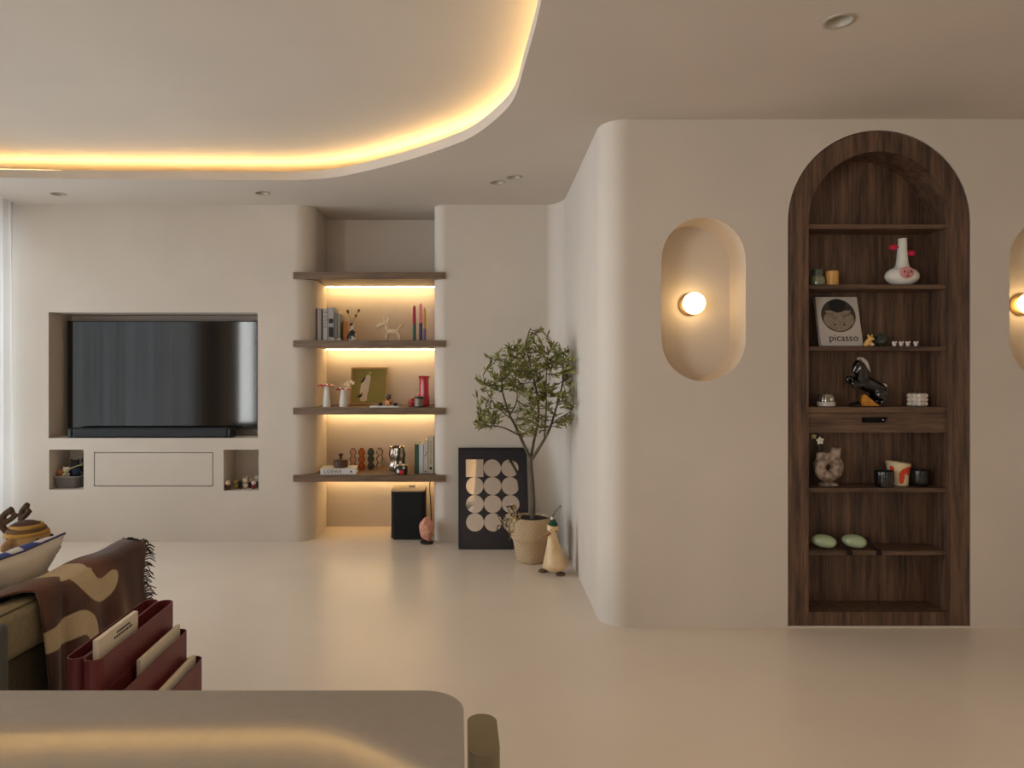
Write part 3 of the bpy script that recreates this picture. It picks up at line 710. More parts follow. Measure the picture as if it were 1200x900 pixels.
for a, b, top, cov, lb in ((485.8, 490.6, 520.5, (42, 78, 54), 'dark green book, leftmost of the books at the right end of the lowest shelf'),
                           (490.9, 496.2, 520.5, (198, 194, 196), 'plain white book right of the dark green one'),
                           (496.5, 501.2, 517, (190, 180, 170), 'pale grey book with a small dark emblem on its spine'),
                           (501.5, 508.2, 512, (188, 172, 148), 'tallest beige book with dark lettering down its spine, against the alcove side wall')):
    x, w_ = bx_(a, b); h = Z_(top, Yb) - zs
    t = book(lb, (x, Yb, zs), w_, .19, h, cov, g)
    if 'lettering' in lb:
        bm = NB(); glyphs(bm, 9, .022, T(0, -.0006, h * .56) @ SP, .88, 7); box(bm, (0, -.0006, h * .14), (.018, .002, .02)); part('lettering', bm, M_INK, t)
    if 'emblem' in lb:
        bm = NB(); prism(bm, [(-.010, h * .52), (-.005, h * .52), (.011, h * .66), (.007, h * .665)], -.0014, 0, UPR); box(bm, (0, -.0006, h * .06), (.015, .002, .006)); part('emblem', bm, M_INK, t)

# ---- on the alcove floor
sx, sy = X_(478, 5.05), 5.05
t = thing('loudspeaker', 'tall black fabric loudspeaker with tan top on the alcove floor', 'speaker', (sx, sy, 0))
bm = NB(); prism(bm, rrect(.256, .27, .03, cx=0, cy=.135), .012, .362); part('cabinet', bm, mat('speaker_black', (15, 15, 16), .85, var=.15, scale=160), t)
bm = NB(); prism(bm, rrect(.250, .264, .028, cx=0, cy=.135), .3622, .370); part('top_panel', bm, mat('tan_top', (186, 150, 104), .5), t)
for x, y in ((-.1, .03), (.1, .03), (-.1, .24), (.1, .24)):
    bm = NB(); lathe(bm, [(.016, 0), (.016, .0115)], M=T(x, y, 0)); part('foot', bm, M_BLACK, t)
bm = NB(); box(bm, (.02, .18, .375), (.05, .03, .008), bevel=.002); part('control_dial', bm, M_BLACK, t)
bm = NB(); tube(bm, catmull([(-.16, 5.485, .40), (-.19, 5.44, .42), (-.214, 5.40, .36), (-.205, 5.38, .2), (-.20, 5.40, .012)], 8), .004, 8)
single('power_cord', bm, M_BLACK, 'black power cord dropping behind the loudspeaker on the alcove right side', 'cord')
t = thing('salt_lamp', 'pink rock salt lamp on a dark round base beside the loudspeaker', 'lamp', (X_(500.4, 4.96), 4.96, 0))
bm = NB(); lathe(bm, [(.046, 0), (.050, .004), (.050, .014), (.044, .018)]); part('base', bm, mat('lamp_base', (40, 30, 24), .5), t)
bm = NB(); bmesh.ops.create_icosphere(bm, subdivisions=4, radius=1.0)
rng = random.Random(5)
offs = [(Vector((rng.uniform(-1, 1), rng.uniform(-1, 1), rng.uniform(-1, 1))).normalized(), rng.uniform(.80, .97)) for _ in range(46)]
for v in bm.verts:
    d = v.co.normalized(); k = 1.0
    for n_, c_ in offs:
        dn = d.dot(n_)
        if dn > .05: k = min(k, c_ / dn)
    v.co = d * k; zz = v.co.z
    f = 1.0 + .10 * math.sin(max(0, zz) * 2.4)
    v.co = Vector((v.co.x * .056 * f, v.co.y * .052 * f, .102 + zz * .092))
part('salt_rock', bm, mat('pink_salt', (216, 150, 122), .5, var=.3, scale=45, bump=.5), t, smooth=18)

# ---- framed poster with mirror dots
py_, lean = 4.775, .265
t = thing('framed_poster', 'black framed poster of silver mirror circles leaning on the wall behind the plant basket', 'poster', (X_(578, 4.86), py_, 0.006)); t.rotation_euler = (-lean, 0, 0)
PW, PH = .503, .722
bm = NB(); ring_prism(bm, rect(-PW / 2, PW / 2, 0, PH), rect(-PW / 2 + .011, PW / 2 - .011, .011, PH - .011), 0, .022, UPR); part('frame', bm, mat('frame_black', (22, 19, 20), .4), t)
bm = NB(); box(bm, (0, .012, PH / 2), (PW - .02, .004, PH - .02)); sh = part('sheet', bm, mat('sheet_black', (32, 27, 33), .35, var=.05), t)
bm = NB(); cs = .1290; cr = .0640
for i in range(3):
    for j in range(4):
        cx_, cz_ = (i - 1) * cs - .003, .572 - j * cs
        if i == 0 and j == 0: pl = rect(cx_ - cr, cx_ + cr, cz_ - cr, cz_ + cr)
        else: pl = [(cx_ + cr * math.cos(2 * PI * k / 40), cz_ + cr * math.sin(2 * PI * k / 40)) for k in range(40)]
        prism(bm, pl, .0095, .0101, UPR)
part('mirror_print', bm, mat('mirror_foil', (206, 203, 202), .04, 1.0, var=.01), sh, 'silver mirror circles and one square')

# ---- olive tree in a belly basket
TB = Vector((X_(622.5, 4.50), 4.50, 0))
t = thing('potted_olive_tree', 'olive tree with a slim trunk growing in a woven belly basket in the corner', 'tree', TB)
def weave(name, col):
    m = bpy.data.materials.new(name); m.use_nodes = True; nt = m.node_tree; b = nt.nodes['Principled BSDF']; b.inputs['Roughness'].default_value = .85
    tc = nt.nodes.new('ShaderNodeTexCoord'); wv = []
    for rz in (.8, -.8):
        mp = nt.nodes.new('ShaderNodeMapping'); mp.inputs['Rotation'].default_value = (0, rz, 0)
        w = nt.nodes.new('ShaderNodeTexWave'); w.inputs['Scale'].default_value = 22; w.inputs['Distortion'].default_value = 2.5; w.inputs['Detail'].default_value = 2
        w.bands_direction = 'Z'
        nt.links.new(tc.outputs['Object'], mp.inputs[0]); nt.links.new(mp.outputs[0], w.inputs[0]); wv.append(w)
    mx = nt.nodes.new('ShaderNodeMath'); mx.operation = 'MULTIPLY'; nt.links.new(wv[0].outputs['Fac'], mx.inputs[0]); nt.links.new(wv[1].outputs['Fac'], mx.inputs[1])
    r = nt.nodes.new('ShaderNodeValToRGB'); c = lin(col)
    r.color_ramp.elements[0].color = tuple(v * .62 for v in c[:3]) + (1,); r.color_ramp.elements[1].color = c; r.color_ramp.elements[1].position = .6
    nt.links.new(mx.outputs[0], r.inputs[0]); nt.links.new(r.outputs[0], b.inputs['Base Color'])
    bp = nt.nodes.new('ShaderNodeBump'); bp.inputs['Distance'].default_value = .006; bp.inputs['Strength'].default_value = .6
    nt.links.new(mx.outputs[0], bp.inputs['Height']); nt.links.new(bp.outputs[0], b.inputs['Normal'])
    return m
mWv = weave('seagrass', (214, 182, 140))
def wob(a, z): return 1 + .02 * math.sin(3 * a + z * 20) + .012 * math.sin(7 * a)
bm = NB(); lathe(bm, [(.088, 0), (.098, .006), (.108, .05), (.118, .11), (.124, .145), (.130, .148), (.135, .158), (.134, .168), (.136, .20), (.134, .26), (.127, .292), (.121, .296), (.117, .285), (.1185, .24)], seg=48, mod=wob, cap=False)
bm.faces.new([v for v in bm.verts if v.co.z < 1e-6])
part('basket', bm, mWv, t, 'woven seagrass belly basket', smooth=60)
bm = NB(); prism(bm, [(.118 * math.cos(2 * PI * k / 32), .118 * math.sin(2 * PI * k / 32)) for k in range(32)], .262, .280); part('soil', bm, mat('soil', (32, 26, 22), .95, var=.4, scale=60, bump=.6), t)
for sgn, nm_ in ((-1, 0), (1, 1)):
    bm = NB(); tube(bm, catmull([(sgn * .118, -.05, .20), (sgn * .158, -.062, .215), (sgn * .160, -.066, .255), (sgn * .126, -.05, .285)], 6), .008, 8); part('basket_handle', bm, mWv, t)
def tp(px, py, Y=4.50):
    v = at(px, py, Y); return v - TB
bm = NB()
def br(pts, r0, r1, seg=8):
    pp_ = catmull(pts, 5); n = len(pp_); tube(bm, pp_, [r0 + (r1 - r0) * i / (n - 1) for i in range(n)], seg); return pp_
trunk = br([Vector((.006, 0, .235)), tp(624.5, 590), tp(623.5, 568), tp(622, 548), tp(621.5, 536)], .018, .013, 12)
limbs = []
limbs.append(br([tp(621.5, 538), tp(612, 517, 4.49), tp(604, 499, 4.47), tp(598, 488, 4.46), tp(593, 474, 4.45), tp(588, 452, 4.44), tp(592, 425, 4.44), tp(600, 404, 4.45)], .011, .003))
limbs.append(br([tp(608, 510, 4.48), tp(592, 502, 4.44), tp(578, 499, 4.42), tp(564, 502, 4.40)], .006, .0025))
limbs.append(br([tp(621.5, 540), tp(626, 515, 4.52), tp(631, 490, 4.54), tp(629, 460, 4.55), tp(622, 430, 4.54), tp(617, 402, 4.52), tp(622, 384, 4.5)], .010, .003))
limbs.append(br([tp(622, 540), tp(633, 523, 4.47), tp(644, 503, 4.43), tp(650, 484, 4.40), tp(657, 460, 4.37), tp(660, 435, 4.36), tp(655, 412, 4.36)], .011, .003))
limbs.append(br([tp(646, 498, 4.42), tp(656, 490, 4.36), tp(666, 484, 4.32), tp(674, 478, 4.30)], .005, .002))
limbs.append(br([tp(638, 512, 4.45), tp(640, 480, 4.35), tp(640, 445, 4.30), tp(642, 415, 4.30)], .006, .002))
limbs.append(br([tp(600, 492, 4.46), tp(584, 478, 4.52), tp(572, 462, 4.55), tp(566, 440, 4.55)], .005, .002))
limbs.append(br([tp(598, 486, 4.46), tp(606, 468, 4.38), tp(604, 440, 4.34), tp(606, 410, 4.36)], .005, .002))
# crown: twig tips scattered through the outline seen from the room
crown = [(556, 500), (552, 490), (560, 480), (556, 466), (568, 455), (560, 444), (575, 440), (574, 418), (584, 410), (590, 415), (600, 396), (612, 402), (617, 388), (626, 391), (634, 384), (641, 386), (646, 398), (654, 410), (668, 408), (672, 424), (674, 440), (676, 452), (668, 466), (675, 480), (677, 494), (664, 500), (650, 497), (640, 480), (632, 506), (624, 518), (614, 500), (600, 478), (592, 488), (580, 494), (570, 502)]
def inside(x, y, pl):
    c = False; j = len(pl) - 1
    for i in range(len(pl)):
        if (pl[i][1] > y) != (pl[j][1] > y) and x < (pl[j][0] - pl[i][0]) * (y - pl[i][1]) / (pl[j][1] - pl[i][1]) + pl[i][0]: c = not c
        j = i
    return c
rng = random.Random(3)
nodes = [p for l in limbs for p in l[8:]]
lv = NB()
def leaf(p, d, L, w):
    d = d.normalized(); s = d.cross(Vector((rng.uniform(-1, 1), rng.uniform(-1, 1), rng.uniform(-1, 1)))).normalized(); nrm = d.cross(s)
    pts = [(0, 0, 0), (.3, .8, .03), (.65, .85, .04), (1, 0, -.02), (.65, -.85, .04), (.3, -.8, .03)]
    vs_ = [lv.verts.new(p + d * (L * a) + s * (w * b) + nrm * (L * c)) for a, b, c in pts]
    m_ = lv.verts.new(p + d * L * .5 - nrm * L * .03)
    for i in range(6): lv.faces.new((vs_[i], vs_[(i + 1) % 6], m_))
tips = []
while len(tips) < 225:
    x, y = rng.uniform(550, 680), rng.uniform(382, 518)
    if not inside(x, y, crown): continue
    if inside(x, y, [(590, 462), (612, 458), (622, 470), (612, 500), (600, 480)]) and rng.random() < .85: continue
    if inside(x, y, [(632, 470), (648, 468), (648, 500), (632, 512)]) and rng.random() < .75: continue
    Y = 4.45 + rng.uniform(-.26, .22) - max(0, x - 648) * .0075
    p = at(x, y, Y) - TB
    tips.append(p)
for p in tips:
    q_ = min(nodes, key=lambda a: (a - p).length + .35 * max(0, a.z - p.z + .02)); mid = (p + q_) / 2 + Vector((rng.uniform(-.02, .02), rng.uniform(-.02, .02), -.012))
    pts = catmull([q_, mid, p], 5); n = len(pts)
    tube(bm, pts, [.0026 - .0014 * i / (n - 1) for i in range(n)], 5)
    L = (p - q_).length
    m0 = max(0, n - 8)
    for i in range(m0, n):
        d = (pts[min(i + 1, n - 1)] - pts[max(i - 1, 0)]).normalized()
        for s_ in ((0, 1) if i % 3 == 0 else (0,)):
            a = d + Vector((rng.uniform(-1, 1), rng.uniform(-1, 1), rng.uniform(-.7, .9))) * .8
            if L < .05 and i < n - 4: continue
            leaf(pts[i], a, rng.uniform(.038, .062), rng.uniform(.0055, .0080))
    leaf(p, d, .045, .007)
for b2 in (bm, lv):
    for v in b2.verts: v.co.x = min(v.co.x, .722 + .040 * (v.co.y + TB.y - 3.457) - .012 - TB.x - .004 * abs(math.sin(v.co.z * 400)))
part('trunk', bm, mat('olive_bark', (92, 80, 62), .9, var=.25, scale=40, bump=.4), t, smooth=50)
ml = mat('olive_leaf', (128, 126, 66), .5, var=.5, scale=26)
part('foliage', lv, ml, t, smooth=0)
# dry ribbon-like wrap beside the basket
t = thing('ribbon_bow', 'crumpled cream and gold ribbon bow hanging at the left rim of the woven basket', 'bow', (X_(603.5, 4.36), 4.37, .30))
mR = two_tone('ribbon_cloth', (206, 182, 138), (112, 88, 56), 40, .55, .5, .08)
def ribbon(name, pts, w, ph):
    pts = catmull(pts, 7); n = len(pts); bm = NB(); prev = None
    for i, p in enumerate(pts):
        a = ph + i * .16; s_ = Vector((math.cos(a) * .75, .5 * math.sin(a), math.sin(a) * .6)) * w
        th = Vector((0, -.0008, 0))
        row = [bm.verts.new(p + s_), bm.verts.new(p + s_ * .3 + Vector((0, -.006 * math.sin(i), 0))), bm.verts.new(p - s_)]
        if prev:
            for k in range(2): bm.faces.new((prev[k], prev[k + 1], row[k + 1], row[k]))
        prev = row
    bmesh.ops.solidify(bm, geom=bm.faces[:], thickness=.0015)
    part(name, bm, mR, t, smooth=60)
ribbon('loop', [(.0, 0, 0), (-.035, -.01, .055), (-.052, -.01, .085), (-.03, -.012, .092), (-.005, -.012, .05), (.012, -.01, .0)], .012, .3)
ribbon('loop', [(.005, 0, 0), (.0, -.02, .06), (-.018, -.018, .10), (.006, -.015, .085), (.03, -.01, .03), (.02, 0, -.005)], .013, 1.2)
ribbon('tail', [(0, -.004, 0), (-.03, -.012, -.02), (-.045, -.012, -.06), (-.03, -.012, -.105), (-.038, -.012, -.13)], .009, .2)
ribbon('tail', [(.0, -.004, 0), (-.045, -.014, .01), (-.058, -.014, -.015), (-.05, -.014, -.05)], .007, .8)
bm = NB(); ell(bm, (.002, -.012, .0), (.016, .012, .014)); part('knot', bm, mR, t)

# ---- carved wooden duck
dk = Vector((X_(650, 4.19), 4.19, 0)); sc = 4.19 / F
t = thing('wooden_duck', 'carved pale wooden duck with a green cap standing before the woven basket', 'figurine', dk)
mD = wood('lime_wood', (206, 170, 122), (230, 198, 152), (5, 5, 1.5), .5)
def dpt(px, py, dy=0.0): return Vector(((px - 650) * sc, dy, (673 - py) * sc))
bm = NB(); body = [dpt(650, 668), dpt(650, 662), dpt(649.5, 654), dpt(648.5, 644), dpt(648, 636), dpt(647.5, 628), dpt(647.5, 621), dpt(647.5, 614)]
tube(bm, body, [.048, .074, .064, .047, .037, .029, .025, .026], 28)
ell(bm, dpt(647.8, 619), (.037, .035, .041)); ell(bm, dpt(650, 664), (.078, .066, .02)); ell(bm, dpt(657, 659, .02), (.05, .04, .024))
part('body', fuse(bm, .005, 4), mD, t, smooth=70)
bm = NB(); tube(bm, [dpt(644.5, 623, -.012), dpt(640.5, 625, -.016), dpt(637.4, 626.5, -.018)], [.016, .013, .006], 12); part('beak', bm, mat('beak_brown', (150, 104, 66), .5), t)
bm = NB()
ell(bm, dpt(651.3, 621.0, -.0305), (.0045, .003, .0055), u=10, v=8); ell(bm, dpt(645.4, 619.5, -.0300), (.0035, .003, .0055), u=10, v=8); part('eyes', bm, M_INK, t)
bm = NB(); lathe(bm, [(.030, 0), (.031, .004), (.026, .016), (.017, .03), (.008, .04), (0, .043)], M=T(*dpt(648, 615.8)) @ R(.06, 'Y')); part('cap', bm, mat('green_felt', (26, 66, 46), .9, var=.15, scale=90), t)
bm = NB(); ell(bm, dpt(647, 607.3), (.010, .010, .010)); part('pompom', bm, mat('pom_white', (230, 224, 210), .9, bump=.5), t)
bm = NB(); tube(bm, catmull([dpt(647, 606), dpt(650, 599), dpt(656, 592.5), dpt(657, 593.8), dpt(652, 599.5), dpt(647.4, 606)], 6), .0022, 6); part('hanging_loop', bm, mat('loop_cord', (104, 84, 66), .8), t)
for a, b in ((638, 640), (656.5, 657)):
    pxf = a; pyf = 668.5 if a < 650 else 672.5
    dy = (F * ZC / (pyf + 1.5 - VY)) - 4.19
    bm = NB(); ell(bm, ((pxf - 650) * sc, dy, .009), (.033, .026, .010), R(.5, 'Z')); ell(bm, ((pxf - 650) * sc - .012, dy - .012, .007), (.022, .02, .0075))
    tube(bm, [((pxf - 650) * sc, dy, .012), ((pxf - 650) * sc * .8, dy * .6, .032)], .010, 10)
    part('foot', fuse(bm, .003, 2), mat('foot_brown', (96, 74, 50), .6), t)
# ================================================================== ARCHED CABINET
cab = thing('arched_cabinet', 'tall arched dark walnut cabinet with open shelves and one drawer built into the wall', 'cabinet', (CX, YB, .010))
B = Vector((CX, YB, .010)); cz = CZ - .010
inner = arch(0, .066, cz, .346); outerl = arch(0, 0, cz, .4455)
bm = NB(); ring_prism(bm, outerl, inner, .003, .024, UPR); part('frame', bm, M_CAB, cab)
bm = NB()
la = [[bm.verts.new((x, y, z)) for x, z in lp] for lp, y in ((inner, .024), (inner, .170), (arch(0, .052, cz, .360), .170), (arch(0, .052, cz, .360), .024))]
for a, b in zip(la, la[1:] + la[:1]): bridge(bm, a, b)
part('side_lining', bm, M_CAB, cab, smooth=20)
bm = NB(); prism(bm, arch(0, .053, cz, .359), .1702, .184, UPR); part('back_panel', bm, M_CAB, cab)
YS = YB + .022
CSZ = [Z_(263, YS), Z_(333.5, YS), Z_(406, YS), None, Z_(572, YS), Z_(645.5, YS)]
for z in CSZ:
    if z is None: continue
    bm = NB(); box(bm, (0, .022 + .0735, z - .010 - .0105), (.690, .147, .021), bevel=.001); part('shelf', bm, M_CABH, cab)
dz1, dzm, dz0 = Z_(477, YS), Z_(484, YS), Z_(507, YS)
bm = NB(); box(bm, (0, .022 + .0735, (dz1 + dzm) / 2 - .010), (.690, .147, dz1 - dzm), bevel=.001); part('shelf', bm, M_CABH, cab, 'thick board above the drawer')
hx0, hx1 = X_(1010, YS) - CX, X_(1041, YS) - CX; hz0, hz1 = Z_(495.5, YS) - .010, Z_(489, YS) - .010
fr = rect(-.3445, .3445, dz0 - .010, dzm - .0115); hl = [(hx0, hz0), (hx1 - .012, hz0), (hx1 + .002, hz1), (hx0, hz1)]
bm = NB(); ring_prism(bm, fr, hl, .0225, .0405, UPR); drw = part('drawer', bm, M_CABH, cab)
bm = NB(); a = [bm.verts.new((x, .030, z)) for x, z in hl]; b = [bm.verts.new((x, .060, z)) for x, z in hl]; bridge(bm, a, b); bm.faces.new(b); part('finger_slot', bm, mat('slot_shade', (20, 14, 12), .8), drw)  # same wood coloured near black: shade inside the slot put into colour
bm = NB(); ell(bm, (hx1 - .018, .036, (hz0 + hz1) / 2), (.006, .006, .006), u=12, v=8); part('lock_knob', bm, M_CHROME, drw)
bm = NB(); box(bm, (0, .062 + .05, (dz0 + dzm) / 2 - .010), (.66, .098, dzm - dz0 - .004)); part('drawer_box', bm, M_CAB, drw)
# --- what stands on its shelves
Y = 3.405; s = Y / F
def stand(px, z, Y=3.405): return (X_(px, Y), Y, z + .0006)
z = CSZ[1]
t = thing('glass_jar', 'small greenish glass jar at the left end of the second cabinet shelf', 'jar', stand(957.5, z))
bm = NB(); lathe(bm, [(.024, 0), (.034, .006), (.037, .022), (.033, .045), (.025, .052)]); part('jar_body', bm, mat('jar_green', (128, 130, 104), .15, var=.2, scale=30, coat=.4), t)
bm = NB(); lathe(bm, [(.0245, .0525), (.0255, .056), (.0255, .082), (.020, .086), (0, .087)]); part('lid', bm, clear('jar_lid_glass', (120, 132, 116), .3, .5), t)
t = thing('pillar_candle', 'amber yellow pillar candle beside the greenish glass jar in the cabinet', 'candle', stand(975.2, z))
bm = NB(); lathe(bm, [(.028, 0), (.0295, .003), (.0295, .074), (.026, .077), (.012, .075), (0, .0745)], mod=lambda a, zz: 1 + .01 * math.sin(zz * 700)); part('wax', bm, mat('amber_wax', (212, 156, 78), .4, var=.12, scale=30), t)
bm = NB(); tube(bm, [(0, 0, .074), (.001, 0, .083)], .0012, 6); part('wick', bm, M_INK, t)
# long-necked vase with a face and red hands
t = thing('long_neck_vase', 'white long necked vase with a small pink face and two red hands', 'vase', stand(1057, z))
bm = NB(); ell(bm, (0, 0, .050), (.086, .048, .050)); ell(bm, (0, 0, .030), (.070, .042, .030))
tube(bm, [(-.002, 0, .08), (.001, 0, .11), (.001, 0, .14), (.001, 0, .19), (.003, 0, .236)], [.040, .029, .0255, .022, .0205], 24)
b = fuse(bm, .004, 6)
part('vase_body', b, M_WHITE, t, smooth=70)
bm = NB(); lathe(bm, [(.0205, .234), (.0215, .238), (.0185, .2405), (.0155, .236), (.0155, .22), (0, .22)], M=T(.003, 0, 0), cap=False); part('neck_rim', bm, M_WHITE, t)
mH = mat('hand_red', (196, 24, 62), .4)
for hx, hz, a in ((-.043, .197, .2), (.043, .167, -.1)):
    bm = NB(); ell(bm, (hx, 0, hz), (.019, .011, .016)); sg = 1 if hx > 0 else -1
    for k_ in range(3): ell(bm, (hx + sg * (.010 + .004 * (k_ == 1)), -.002, hz + (k_ - 1) * .009), (.010, .008, .0055), u=10, v=8)
    tube(bm, [(sg * .018, 0, hz), (hx, 0, hz)], .007, 10)
    part('hand', fuse(bm, .0025, 2), mH, t, 'red painted hand', smooth=60)
fx, fz = -.005, .063
bm = NB(); ell(bm, (fx, -.0435, fz), (.036, .008, .030)); fc = part('face_patch', bm, mat('face_pink', (206, 140, 136), .4, var=.1, scale=50), t, 'round pink face', smooth=60)
bm = NB()
for ex in (-.015, .017): ell(bm, (fx + ex, -.0512, fz + .004), (.0032, .002, .006), u=10, v=8)
part('eyes', bm, M_INK, fc)
bm = NB(); ell(bm, (fx + .002, -.0515, fz - .002), (.005, .004, .010), u=10, v=8); part('nose', bm, mat('nose_pink', (176, 92, 96), .4), fc)
bm = NB(); ell(bm, (fx + .001, -.0500, fz - .017), (.011, .002, .003), u=10, v=6); part('mouth', bm, mat('mouth_red', (150, 50, 56), .4), fc)
# leaning art book
z = CSZ[2]; bh, bw, bt = .257, .2125, .02
t = thing('art_book', 'grey art book with a round picture and large lettering leaning in the cabinet', 'book', (X_(987.3, 3.372), 3.374, z + .0048)); t.rotation_euler = (-.22, 0, 0)
bm = NB(); box(bm, (0, .0015, bh / 2), (bw, .003, bh), bevel=.001); box(bm, (0, bt - .0015, bh / 2), (bw, .003, bh), bevel=.001); box(bm, (-bw / 2 + .0015, bt / 2, bh / 2), (.003, bt, bh)); cv = part('cover', bm, mat('cover_stone', (186, 176, 166), .5, var=.03), t)
bm = NB(); box(bm, (.001, bt / 2, bh / 2), (bw - .006, bt - .0062, bh - .008)); part('pages', bm, M_PAGE, t)
ccx, ccz, ccr = .0, .158, .087
def disc(n, r, cx_, cz_, m, h, sx=1.0, a0=0, a1=2 * PI, par=None, k=40):
    pl = [(cx_ + sx * r * math.cos(a0 + (a1 - a0) * i / k), cz_ + r * math.sin(a0 + (a1 - a0) * i / k)) for i in range(k if a1 - a0 > 6.2 else k + 1)]
    bm = NB(); prism(bm, pl, -h, -h + .0006, UPR); return part(n, bm, m, par or cv)
pc = disc('round_picture', ccr, ccx, ccz, mat('print_dark', (58, 50, 44), .6, var=.3, scale=40), .0004)
mS = mat('print_stone', (138, 122, 104), .6, var=.25, scale=60)
disc('picture_shape', .052, ccx, ccz + .03, mS, .0008, 1.25, PI * 1.02, PI * 1.98, pc); disc('picture_shape', .036, ccx - .048, ccz - .022, mS, .0008, .8, par=pc); disc('picture_shape', .036, ccx + .048, ccz - .022, mS, .0008, .8, par=pc)
disc('picture_shape', .05, ccx, ccz - .032, mS, .0009, .42, par=pc); disc('picture_shape', .036, ccx, ccz + .052, mat('print_black', (22, 20, 20), .6), .0012, 1.2, par=pc); disc('picture_shape', .07, ccx, ccz - .012, mS, .0007, 1.0, PI * 1.2, PI * 1.8, pc)
bm = NB(); words(bm, 'picasso', .050, T(.012, -.0006, .040) @ FACE, spacing=1.02); part('lettering', bm, M_INK, cv)
t = thing('star_dog', 'small yellow dog figurine at the right foot of the grey art book', 'figurine', stand(1018.5, z, 3.36))
bm = NB()
tube(bm, [(-.014, 0, .008), (-.006, 0, .024), (.002, 0, .036)], [.012, .013, .010], 12); ell(bm, (.006, -.003, .040), (.014, .012, .011)); ell(bm, (.018, -.004, .036), (.007, .007, .006)); ell(bm, (-.003, 0, .052), (.005, .005, .010), R(-.3, 'Y')); ell(bm, (.013, 0, .052), (.005, .005, .010), R(.4, 'Y'))
ell(bm, (-.016, 0, .008), (.011, .010, .008)); ell(bm, (.010, -.003, .010), (.008, .008, .010)); tube(bm, [(.002, 0, .030), (.010, -.004, .012)], .007, 8)
part('body', fuse(bm, .0022, 2), mat('dog_yellow', (222, 176, 96), .35, var=.08), t, smooth=60)
bm = NB(); ell(bm, (.0115, -.0125, .0095), (.0065, .004, .0065), u=10, v=8); part('paw_patch', bm, mat('paw_pink', (226, 190, 160), .4), t)
t = thing('faceted_stone', 'dark green faceted stone between the yellow dog and the tiny white birds', 'stone', stand(1032.5, z, 3.40))
bm = NB(); bmesh.ops.create_icosphere(bm, subdivisions=2, radius=1.0)
rng = random.Random(9)
for v in bm.verts: v.co = Vector((v.co.x * .034 * rng.uniform(.85, 1.05), v.co.y * .026, .035 + max(-.0345, v.co.z * .038 * rng.uniform(.85, 1.05)))); v.co.x += .12 * (.035 - v.co.z) * -.4
part('stone_body', bm, mat('stone_green', (56, 62, 52), .3, var=.3, scale=25), t, smooth=0)
bm = NB(); ell(bm, (-.008, -.022, .026), (.007, .008, .005), u=10, v=8); part('pale_chip', bm, mat('chip_grey', (120, 120, 108), .3), t)
for px, lb, sp in ((1048, 'leftmost', 0), (1056, 'second from left', 1), (1063.8, 'third from left', 1), (1073.2, 'rightmost', 1)):
    t = thing('bird_miniature', 'tiny white porcelain bird, %s of the four on the cabinet shelf' % lb, 'figurine', stand(px, z, 3.365), 'four tiny porcelain birds')
    bm = NB(); ell(bm, (0, 0, .011), (.010, .008, .011)); ell(bm, (-.006, -.001, .020), (.0065, .0065, .0065)); ell(bm, (.008, 0, .021), (.006, .004, .0065), R(.5, 'Y'))
    part('body', fuse(bm, .0016, 1), M_WHITE, t, smooth=60)
    bm = NB(); ell(bm, (.001, -.0085, .013 if sp else .018), (.003, .002, .003), u=8, v=6); part('red_spot', bm, mat('spot_rose', (206, 120, 112), .4), t)
# drawer-top objects
z = dz1
t = thing('tin_candle', 'low silver patterned tin candle at the left end above the drawer', 'candle', stand(968, z))
bm = NB(); lathe(bm, [(.040, 0), (.043, .003), (.043, .020), (.041, .023)]); part('tin_base', bm, mat('tin_white', (196, 184, 168), .3), t)
bm = NB(); lathe(bm, [(.0405, .0235), (.041, .03), (.038, .052), (.034, .060), (.030, .060), (.030, .05), (0, .05)], seg=48, mod=lambda a, zz: 1 + .03 * math.cos(12 * a)); part('tin_top', bm, mat('tin_silver', (150, 142, 130), .22, .8, var=.3, scale=60), t)
bm = NB(); ell(bm, (.004, -.041, .036), (.007, .003, .007), u=12, v=8); part('emblem', bm, M_WHITE, t)
# bubble candle
t = thing('bubble_candle', 'white cube bubble candle at the right end above the drawer', 'candle', stand(1075, z, 3.41), rotz=.42)
bm = NB(); d = .0235
for i in range(3):
    for j in range(3):
        for k_ in range(3): ell(bm, ((i - 1) * d, (j - 1) * d, .0125 + k_ * .0205), (.0132, .0132, .0124), u=16, v=10)
box(bm, (0, 0, .032), (.056, .056, .05))
part('wax', bm, mat('wax_white', (222, 208, 192), .5), t)
bm = NB(); tube(bm, [(0, 0, .064), (.001, 0, .078)], .0013, 6); part('wick', bm, M_INK, t)
# rearing horse
Yh = 3.405; sh_ = Yh / F
t = thing('horse_statuette', 'glossy black rearing horse statuette with silver mane on a gold rock', 'statuette', (X_(1015, Yh), Yh, z + .0006))
def hp(px, py, dy=0.0): return Vector(((px - 1015) * sh_, dy, (477.2 - py) * sh_))
def K(pts, rr, seg=14):
    n = len(pts); out = []
    for i in range(5 * (n - 1) + 1):
        a = min(i // 5, n - 2); f = i / 5 - a; out.append(rr[a] * (1 - f) + rr[a + 1] * f)
    tube(bm, catmull(pts, 5), out, seg)
bm = NB()
K([hp(1008, 446), hp(1014, 450), hp(1022, 454), hp(1029, 458), hp(1032, 462)], [.036, .040, .036, .038, .030])        # trunk: deep chest, lean loin, rump
K([hp(1009, 449), hp(1009.5, 441), hp(1009, 433), hp(1006.5, 427)], [.038, .033, .026, .019])                       # arched neck
K([hp(1007, 426), hp(1003.5, 430), hp(1001, 435.5), hp(1000.6, 438)], [.020, .018, .012, .010])                    # head
ell(bm, hp(1007.5, 422.4, -.007), (.004, .003, .009)); ell(bm, hp(1007.5, 422.4, .007), (.004, .003, .009))
